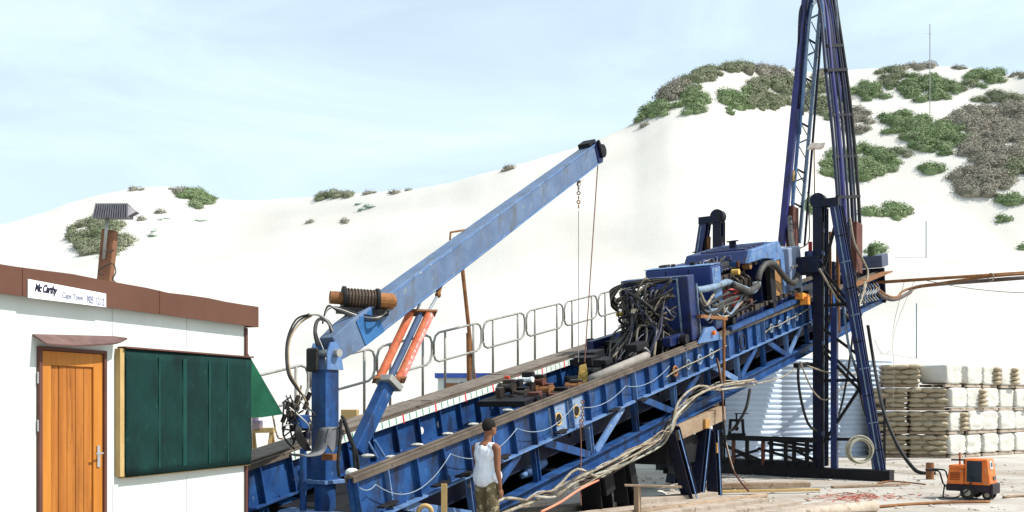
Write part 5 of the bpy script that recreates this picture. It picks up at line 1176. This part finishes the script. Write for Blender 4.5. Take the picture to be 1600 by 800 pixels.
m = MB(); m.bx(-.075, -.045, -.262, .262, .31, .64); lb_(m, 'hood_seam', MATS['orange_dark'])
for x, z in ((.36, .36), (.36, .62), (-.36, .36), (-.12, .58)):
    m = MB(); m.cyl(V((x, -.262, z)), V((x, -.275, z)), .014, 8); lb_(m, 'latch', STEEL)
m = MB(); m.box(V((.452, .06, .45)), V((.003, 0, -.002)), V((0, .09, 0)), V((0, 0, .04))); lb_(m, 'vent_grille', GLASSD)
m = MB(); m.tube(smooth_path([V((.06, -.27, .5)), V((.10, -.36, .40)), V((.05, -.38, .20)), V((-.2, -.42, .03)), V((-.5, -.5, .02))], 6), .014, 6); lb_(m, 'welding_cable', RUBBER, smooth=True)
# stub pipe
m = MB(); q = P(1453, 748, 25.3); q.z = -.02; m.cyl(q, q + UP * .45, .10, 20); m.cyl(q + UP * .45, q + UP * .452, .085, 20, 1)
m.build('stub_pipe', [RUST, BLACK], None, label='short rusty stub pipe upright in the sand left of the orange generator', cat='pipe')

# ---------------------------------------------------------------- pipe and cables leaving the top of the rig to the right
pa = RP(1376, 441, -.2); pb = V((24.6, 34.5, 2 + (630 - 408) / F * 34.5))
lp0 = lambda f, dz=0: pa.lerp(pb, f) + UP * dz
ds = thing('discharge_line', gz(pa, pa.z), 'brown pipe with hoses strapped along it leaving the ramp top toward the right edge', 'pipe line')
m = MB(); m.cyl(pa - (pb - pa) * .04, pb, .055, 10); m.build('pipe', RUST, ds, smooth=True)
hose([RP(1368, 452, -.3), RP(1378, 463, -.3), RP(1398, 468, -.3), RP(1420, 458, -.2), RP(1440, 447, -.1), lp0(.36, -.18), lp0(.6, -.16), lp0(.8, -.12), lp0(1, -.1)], .07, mat('taped_hose', (.07, .05, .045), (.12, .085, .07), None), ds, 'strapped_hose')
hose([RP(1368, 448, -.3), RP(1384, 461, -.3), RP(1402, 464, -.3), RP(1425, 450, -.2), lp0(.34, -.05), lp0(.6, -.07), lp0(1, -.04)], .045, RUST, ds, 'strapped_hose')
for f in (.33, .45, .6, .75): m = MB(); m.ring(lp0(f, -.08), (pb - pa), .14, .02, 12); m.build('strap', ROPE, ds)
hose(sag(lp0(.12), lp0(.98, -.25), .65, 8), .012, HOSEG, ds, 'slack_wire')
hose([lp0(.07), RP(1398, 500, -.2), RP(1391, 545, -.2), RP(1378, 552, -.1), RP(1366, 530, -.1)], .009, STEEL, ds, 'slack_wire')
hose([lp0(.1), RP(1397, 520, -.3), RP(1397, 580, -.3), RP(1395, 640, -.3)], .007, STEEL, ds, 'slack_wire')
# thick black hose to the ground
e1 = P(1438, 740, 27.2)
hz = MB().tube(smooth_path([RP(1356, 508, .2), RP(1366, 570, 0), V(P(1380, 640, 29.2)), V(P(1402, 695, 28.2)), V(P(1424, 728, 27.5)), e1 + UP * .03, e1 + V((.35, -.2, .02))], 8), .055, 8)
hz.build('black_hose', RUBBER, None, smooth=True, label='thick black hose dropping from the ramp top to the sand by the sack pallets', cat='hose')

# ---------------------------------------------------------------- ground clutter
def gp(x, y, z=0.0): D = (2 - z) * F / (y - 630); return P(x, y, D)
def plank(xa, ya, xb, yb, wd, th, label, mt=PALET, z=.02, nm='plank'):
    p, q = gp(xa, ya, z + th / 2), gp(xb, yb, z + th / 2); m = MB(); m.beam(p, q, wd, th); o = m.build(nm, mt, None, bevel=.008, label=label, cat='plank'); return o
plank(760, 806, 1112, 772, .34, .10, 'long grey plank nearest the trestle feet', z=.04)
plank(800, 818, 1150, 778, .36, .10, 'long pale plank second out from the trestle feet', z=.02)
plank(900, 820, 1190, 781, .34, .09, 'long pale plank just behind the round pole', z=.02)
plank(1030, 815, 1240, 785, .36, .08, 'long bleached plank on the near side of the round pole', z=.02)
plank(1120, 815, 1300, 788, .40, .08, 'broad bleached plank in the middle of the foreground boards', z=.02)
plank(1105, 759, 1262, 757, .30, .12, 'thick brown board lying along the foot of the black frame', TIMBER, .03)
plank(1120, 768, 1280, 765, .12, .06, 'narrow brown batten before the black frame', YWOOD, .02)
plank(1300, 761, 1420, 756, .10, .05, 'thin dark batten on the sand below the coil', TIMBER, .01)
m = MB(); m.cyl(gp(960, 806, .12), gp(1196, 774, .07), .055, 12); m.build('round_pole', TIMBER, None, smooth=True, label='round wooden pole lying across the foreground planks', cat='pole')
m = MB(); m.cyl(gp(1180, 812, .1), gp(1366, 791, .12), .11, 16); m.build('log', PALET, None, smooth=True, label='pale log with its cut end facing right in the foreground', cat='log')
m = MB(); m.tube(smooth_path([gp(1368, 792, .05), gp(1420, 788, .04), gp(1480, 785, .04), gp(1546, 784, .04)], 5), .03, 8); m.build('ground_pipe', RUST, None, smooth=True, label='thin rusty pipe on the sand running to the generator wheels', cat='pipe')
m = MB(); m.tube(smooth_path([gp(1568, 777, .03), gp(1590, 775, .03), gp(1625, 776, .03)], 4), .03, 8); m.build('ground_pipe', TIMBER, None, smooth=True, label='short dark pipe on the sand right of the generator', cat='pipe')
m = MB(); m.tube(smooth_path([gp(1372, 755, .03), gp(1390, 752, .03), gp(1420, 754, .03), gp(1446, 757, .03)], 4), .02, 6); m.build('ground_cable', RUST, None, smooth=True, label='brown cable on the sand between the coil and the stub pipe', cat='cable')
# red netting scraps heaped on the ground
random.seed(5); m = MB()
for i in range(95):
    a = gp(1300 + random.gauss(45, 36), 777 + random.gauss(0, 3.2), .02); b = a + V((random.uniform(-.2, .2), random.uniform(-.15, .15), random.uniform(0, .03))); c = b + V((random.uniform(-.15, .15), random.uniform(-.15, .15), random.uniform(-.02, .03)))
    m.tube([a, b, c], .009, 4)
m.build('red_netting', mat('red_net', (.45, .14, .10), (.55, .28, .22), None, scale=4, rough=.8), None, label='flattened red plastic netting on the sand behind the log', cat='netting', kind='stuff')
random.seed(9)
m = MB()
for i in range(300):
    x = random.uniform(1120, 1600); y = random.uniform(722, 798); q = gp(x, y); r = random.uniform(.012, .05); q.z = height(q.x, q.y) + r * .2; m.ball(q, r, ax=(random.uniform(.8, 1.6), 1, .6), seg=6, rings=4)
for i in range(90):
    q = gp(random.uniform(930, 1060), random.uniform(745, 790)); r = random.uniform(.02, .07); q.z = height(q.x, q.y) + r * .2; m.ball(q, r, ax=(1.3, 1, .6), seg=6, rings=4)
m.build('gravel', mat('stone_bits', (.40, .34, .27), (.55, .50, .43), (.15, .11, .08), scale=2, rough=.9, spot=.55), None, label='loose stones and crumbs of soil scattered over the trodden yard sand', cat='stones', kind='stuff')
# white bag and low white rubble under ramp
m = MB(); q = gp(1005, 782, .0); m.ball(q + UP * .08, .4, ax=(1.3, 1, .5), seg=12, rings=8); m.build('white_sack', WRAP, None, smooth=True, label='crumpled white sack on the ground beneath the ramp by the timber post', cat='sack')

# ---------------------------------------------------------------- things left, behind the crane
sh = thing('sawhorse', V((*P(410, 700, 17.5).xy, .4)), 'wooden sawhorse standing between the hut awning and the crane', 'sawhorse')
Zs = 17.5
m = MB(); m.beam(P(388, 673, Zs), P(428, 672, Zs), .12, .09); m.build('top_bar', YWOOD, sh)
for xa, xb, dy in ((394, 388, -.2), (396, 402, .25), (424, 410, -.2), (425, 436, .25)):
    m = MB(); p = P(xa, 676, Zs); q = P(xb, 720, Zs) + V((0, dy, -.9)); m.beam(p, q, .06, .05, V((0, 1, 0))); m.build('leg', YWOOD, sh)
m = MB(); q = P(398, 664, Zs); m.box(q, V((.12, 0, 0)), V((0, .1, 0)), V((0, 0, .08))); m.cyl(q + UP * .05, q + UP * .16, .07, 10); m.build('grinder', mat('grinder_blue', (.05, .08, .2), (.3, .2, .15), None, scale=9), None, label='small dark bench grinder sitting on the sawhorse', cat='tool')
cb = thing('small_cabin', V((*P(735, 600, 34).xy, 0)), 'small white cabin with blue roof edge and brown window beyond the ramp', 'cabin')
p0, p1 = P(684, 600, 34), P(815, 600, 34)
m = MB(); m.box(V(((p0.x + p1.x) / 2, 35.2, 1.45)), V(((p1.x - p0.x) / 2, 0, 0)), V((0, 1.2, 0)), V((0, 0, 1.45))); m.build('wall', WALL, cb)
m = MB(); m.box(V(((p0.x + p1.x) / 2, 35.2, 2.98)), V(((p1.x - p0.x) / 2 + .1, 0, 0)), V((0, 1.32, 0)), V((0, 0, .085))); m.build('roof', mat('roof_blue', (.03, .07, .30), (.05, .1, .36), None), cb)
m = MB(); q = P(706, 607, 33.97); m.box(q, V((.26, 0, 0)), V((0, .02, 0)), V((0, 0, .19))); m.build('window', mat('window_brown', (.32, .14, .06), (.2, .09, .05), None), cb)
m = MB(); q = P(728, 606, 33.97); m.box(q, V((.2, 0, 0)), V((0, .02, 0)), V((0, 0, .2))); m.build('window', GLASSD, cb)
m = MB(); q = P(547, 652, 19.5); m.box(q, V((.16, 0, 0)), V((0, .16, 0)), V((0, 0, .16))); m.box(V((q.x, q.y, q.z / 2 - .1)), V((.14, 0, 0)), V((0, .14, 0)), V((0, 0, q.z / 2 - .1))); m.build('crate', YWOOD, None, label='pale wooden crate seen past the crane column', cat='crate', bevel=.01)
for nm, x, ya, yb, D, r_, lab in (('radio_mast', 1453, 38, 178, 93, .05, 'thin aerial mast rising from the scrub on the dune top'), ('marker_pole', 1447, 345, 406, 62, .035, 'thin blue marker pole halfway up the bare sand slope'), ('marker_pole', 1432, 474, 560, 45, .03, 'thin blue marker pole above the sack pallets')):
    p = P(x, yb, D); q = ground_hit(x, yb) or p
    top = P(x, ya, q.y); m = MB(); m.cyl(V((top.x, top.y, height(top.x, top.y) - .2)), top, r_, 6)
    if nm == 'radio_mast': m.cyl(top + V((-.6, 0, -1)), top + V((.3, 0, -1.1)), .03, 5)
    m.build(nm, mat('pole_blue', (.10, .14, .22)) if nm == 'marker_pole' else STEEL, None, label=lab, cat='pole')

# ---------------------------------------------------------------- dune scrub
def leaf_mat(name, a, b_, c):
    return mat(name, a, b_, c, scale=.35, rough=.8, spot=.54, soft=.2, island=.20)
LG = leaf_mat('scrub_green', (.14, .20, .085), (.195, .255, .125), (.21, .22, .15))
LM = leaf_mat('scrub_mixed', (.165, .195, .105), (.23, .235, .16), (.22, .195, .155))
LB = leaf_mat('scrub_grey_brown', (.225, .205, .165), (.285, .26, .205), (.17, .205, .12))
LT = leaf_mat('scrub_pale_teal', (.22, .32, .27), (.34, .42, .36), (.28, .34, .26))
def bush(cx, cy, bw, bh, kind, label, nm='dune_bush', dens=1.0, group='scrub on the dunes'):
    random.seed(int(cx * 31 + cy)); m = MB(); mt = {'g': LG, 'm': LM, 'b': LB, 't': LT}[kind]
    area = math.pi * bw * bh / 4; nl = max(3, int(area / 62 * dens)); base = []
    tries = 0
    while len(base) < nl and tries < nl * 8:
        tries += 1
        a = random.uniform(0, 2 * math.pi); r = math.sqrt(random.random()); wob = 1 + .18 * mnoise.noise(V((math.cos(a) * 1.6 + cx, math.sin(a) * 1.6 + cy, 0)))
        x = cx + math.cos(a) * r * bw / 2 * wob; y = cy + math.sin(a) * r * bh / 2 * wob
        p = ground_hit(x, y + 3)
        if p is None: p = ground_hit(x, y + 9) or ground_hit(x, y + 16)
        if p is None: continue
        base.append((p, r))
    big = min(1.0, math.sqrt(area) / 45)
    for p, r in base:
        h0 = height(p.x, p.y); R0 = random.uniform(.75, 1.45) * (.42 + .58 * big) * (1.10 - .38 * r)
        n = int(190 * (R0 / .8) ** 2 * (1.0 if kind != 't' else .35)); n = max(n, 14)
        hz_ = R0 * random.uniform(.45, .75) * (1 if kind != 't' else .35)
        # woody, leafy lobes: dark inner mound and leaf sprays around it
        for k in range(n):
            u = random.uniform(0, 2 * math.pi); cz = random.random() ** .8; sr = math.sqrt(max(0, 1 - cz * cz)); rr = random.uniform(.72, 1.12)
            c = V((p.x + math.cos(u) * sr * R0 * rr, p.y + math.sin(u) * sr * R0 * rr, h0 - .1 + cz * hz_ * rr + (random.random() ** 6) * .35))
            nrm = V((math.cos(u) * sr, math.sin(u) * sr, cz + .3)) + V((random.gauss(0, .26), random.gauss(0, .26), random.gauss(0, .2))); nrm.normalize()
            a_ = nrm.orthogonal().normalized(); a_.rotate(Matrix.Rotation(random.uniform(0, 6.28), 3, nrm)); b2 = nrm.cross(a_)
            l_ = random.uniform(.06, .13); w2 = l_ * random.uniform(.35, .7)
            m.add([c - a_ * l_, c - b2 * w2 + nrm * .02, c + a_ * l_ + nrm * random.uniform(-.04, .06), c + b2 * w2], [(0, 1, 2, 3)])
        m.ball(V((p.x, p.y, h0 - .05)), 1, ax=(R0 * .74, R0 * .74, hz_ * .76), seg=9, rings=6)
    if not base: return
    # no normal recalculation needed for leaves
    xs = [q.x for q in m.v]; ys = [q.y for q in m.v]; o_ = V((sum(xs) / len(xs), sum(ys) / len(ys), min(q.z for q in m.v)))
    me = bpy.data.meshes.new(nm); me.from_pydata([tuple(q - o_) for q in m.v], [], m.f); me.materials.append(mt)
    o = bpy.data.objects.new(nm, me); o.location = o_; COL.objects.link(o); tag(o, label, 'bush', group)
BUSHES = [
 (158, 368, 96, 62, 'm', 'round olive bush on the slope behind the hut flood lamp'), (310, 303, 54, 38, 'g', 'green bush hanging down the right side of the left dune crest'), (288, 285, 40, 14, 'b', 'grey brown scrub capping the left dune crest'),
 (212, 294, 18, 4, 'b', 'tiny dark scrub on the left dune skyline before its cap'), (525, 295, 62, 18, 'm', 'dark olive bush on the low skyline left of the crane boom'), (576, 296, 28, 7, 'b', 'small brown bush on the skyline right of the olive one'),
 (625, 294, 32, 5, 'b', 'flat brown scrub on the skyline over the crane winch'), (790, 257, 36, 6, 'b', 'thin brown scrub on the skyline above the boom middle'),
 (1150, 103, 72, 20, 'm', 'rounded scrub topping the high dune crest'), (1092, 116, 64, 30, 'm', 'scrub on the shoulder left of the high crest'), (1052, 136, 62, 40, 'b', 'brown scrub on the steep left edge of the high dune'),
 (1022, 166, 52, 34, 'g', 'green scrub low on the steep left edge of the high dune'), (1085, 150, 50, 30, 'g', 'bright green bush beside the bare notch, left side'), (1075, 170, 50, 20, 'g', 'green scrub along the lower rim left of the notch'), (1000, 190, 30, 14, 'b', 'sparse brown tufts at the foot of the high dune edge'),
 (1195, 112, 60, 24, 'b', 'grey scrub left of the mast at the crest'), (1150, 158, 62, 36, 'g', 'bright green bush beside the bare notch, right side'), (1205, 148, 86, 54, 'm', 'wide olive scrub left of the mast below the crest'), (1225, 115, 50, 26, 'b', 'brown scrub touching the mast near the crest'),
 (1285, 155, 70, 66, 'm', 'olive scrub seen through the mast legs'), (1290, 120, 50, 24, 'b', 'grey scrub behind the mast top'), (1337, 188, 44, 44, 'b', 'grey bush just right of the mast in the sandy gully'),
 (1342, 256, 118, 50, 'g', 'broad green bush behind the middle of the mast'), (1272, 322, 26, 34, 'g', 'small green bush between the mast and the round tower top'), (1383, 331, 72, 24, 'g', 'long low green bush right of the mast foot'), (1368, 392, 26, 14, 'g', 'small green bush just over the ramp end box'),
 (1362, 142, 64, 26, 'g', 'green bush left of the aerial mast on the far crest'), (1400, 120, 70, 26, 'm', 'olive scrub at the crest left of the aerial mast'), (1450, 138, 96, 40, 'g', 'big green bush at the foot of the aerial mast'), (1455, 101, 118, 9, 'b', 'flat dark scrub along the skyline by the aerial mast'),
 (1540, 122, 62, 32, 'g', 'round green bush near the right skyline'), (1512, 132, 30, 20, 'm', 'small olive bush left of the round skyline bush'), (1594, 113, 36, 16, 'b', 'brown scrub at the right edge skyline'), (1560, 155, 70, 22, 'm', 'olive scrub under the round skyline bush'),
 (1412, 193, 92, 32, 'g', 'long green bush under the aerial mast hollow'), (1465, 215, 104, 50, 'g', 'large bright green bush in the middle of the right slope'), (1520, 185, 80, 40, 'b', 'grey brown scrub above the large bright bush'), (1580, 185, 60, 54, 'b', 'grey scrub spreading to the right edge'),
 (1555, 228, 110, 66, 'b', 'large grey brown thicket right of the bright bush'), (1530, 284, 84, 46, 'b', 'dark brown thicket low on the right slope'), (1590, 262, 50, 30, 'm', 'olive scrub at the right edge low on the slope'), (1452, 265, 52, 16, 'g', 'small green patch below the large bright bush'),
 (1405, 237, 46, 14, 'm', 'thin olive strip right of the mast bush'), (1582, 312, 48, 18, 'g', 'green patch at the right edge under the dark thicket'), (1573, 343, 28, 13, 'g', 'small green tuft on the lower right sand'), (1596, 386, 12, 8, 'g', 'tiny green tuft lowest at the right edge'),
 (566, 321, 34, 11, 't', 'pale teal patch of sparse grass on the slope below the skyline bush'), (262, 343, 30, 9, 't', 'pale teal grass patch right of the olive bush'), (241, 366, 13, 9, 't', 'small teal tuft low beside the olive bush'), (315, 342, 16, 6, 't', 'faint teal tuft below the green crest bush'),
]
for b_ in BUSHES: bush(*b_)
for x, y in ((249, 331), (222, 342), (482, 346), (540, 346), (1505, 300)):
    bush(x, y, 9, 4, 'b', 'tiny dark tuft of dry grass on the open dune sand', nm='grass_tuft', dens=1.5, group='tiny dry tufts on the sand')
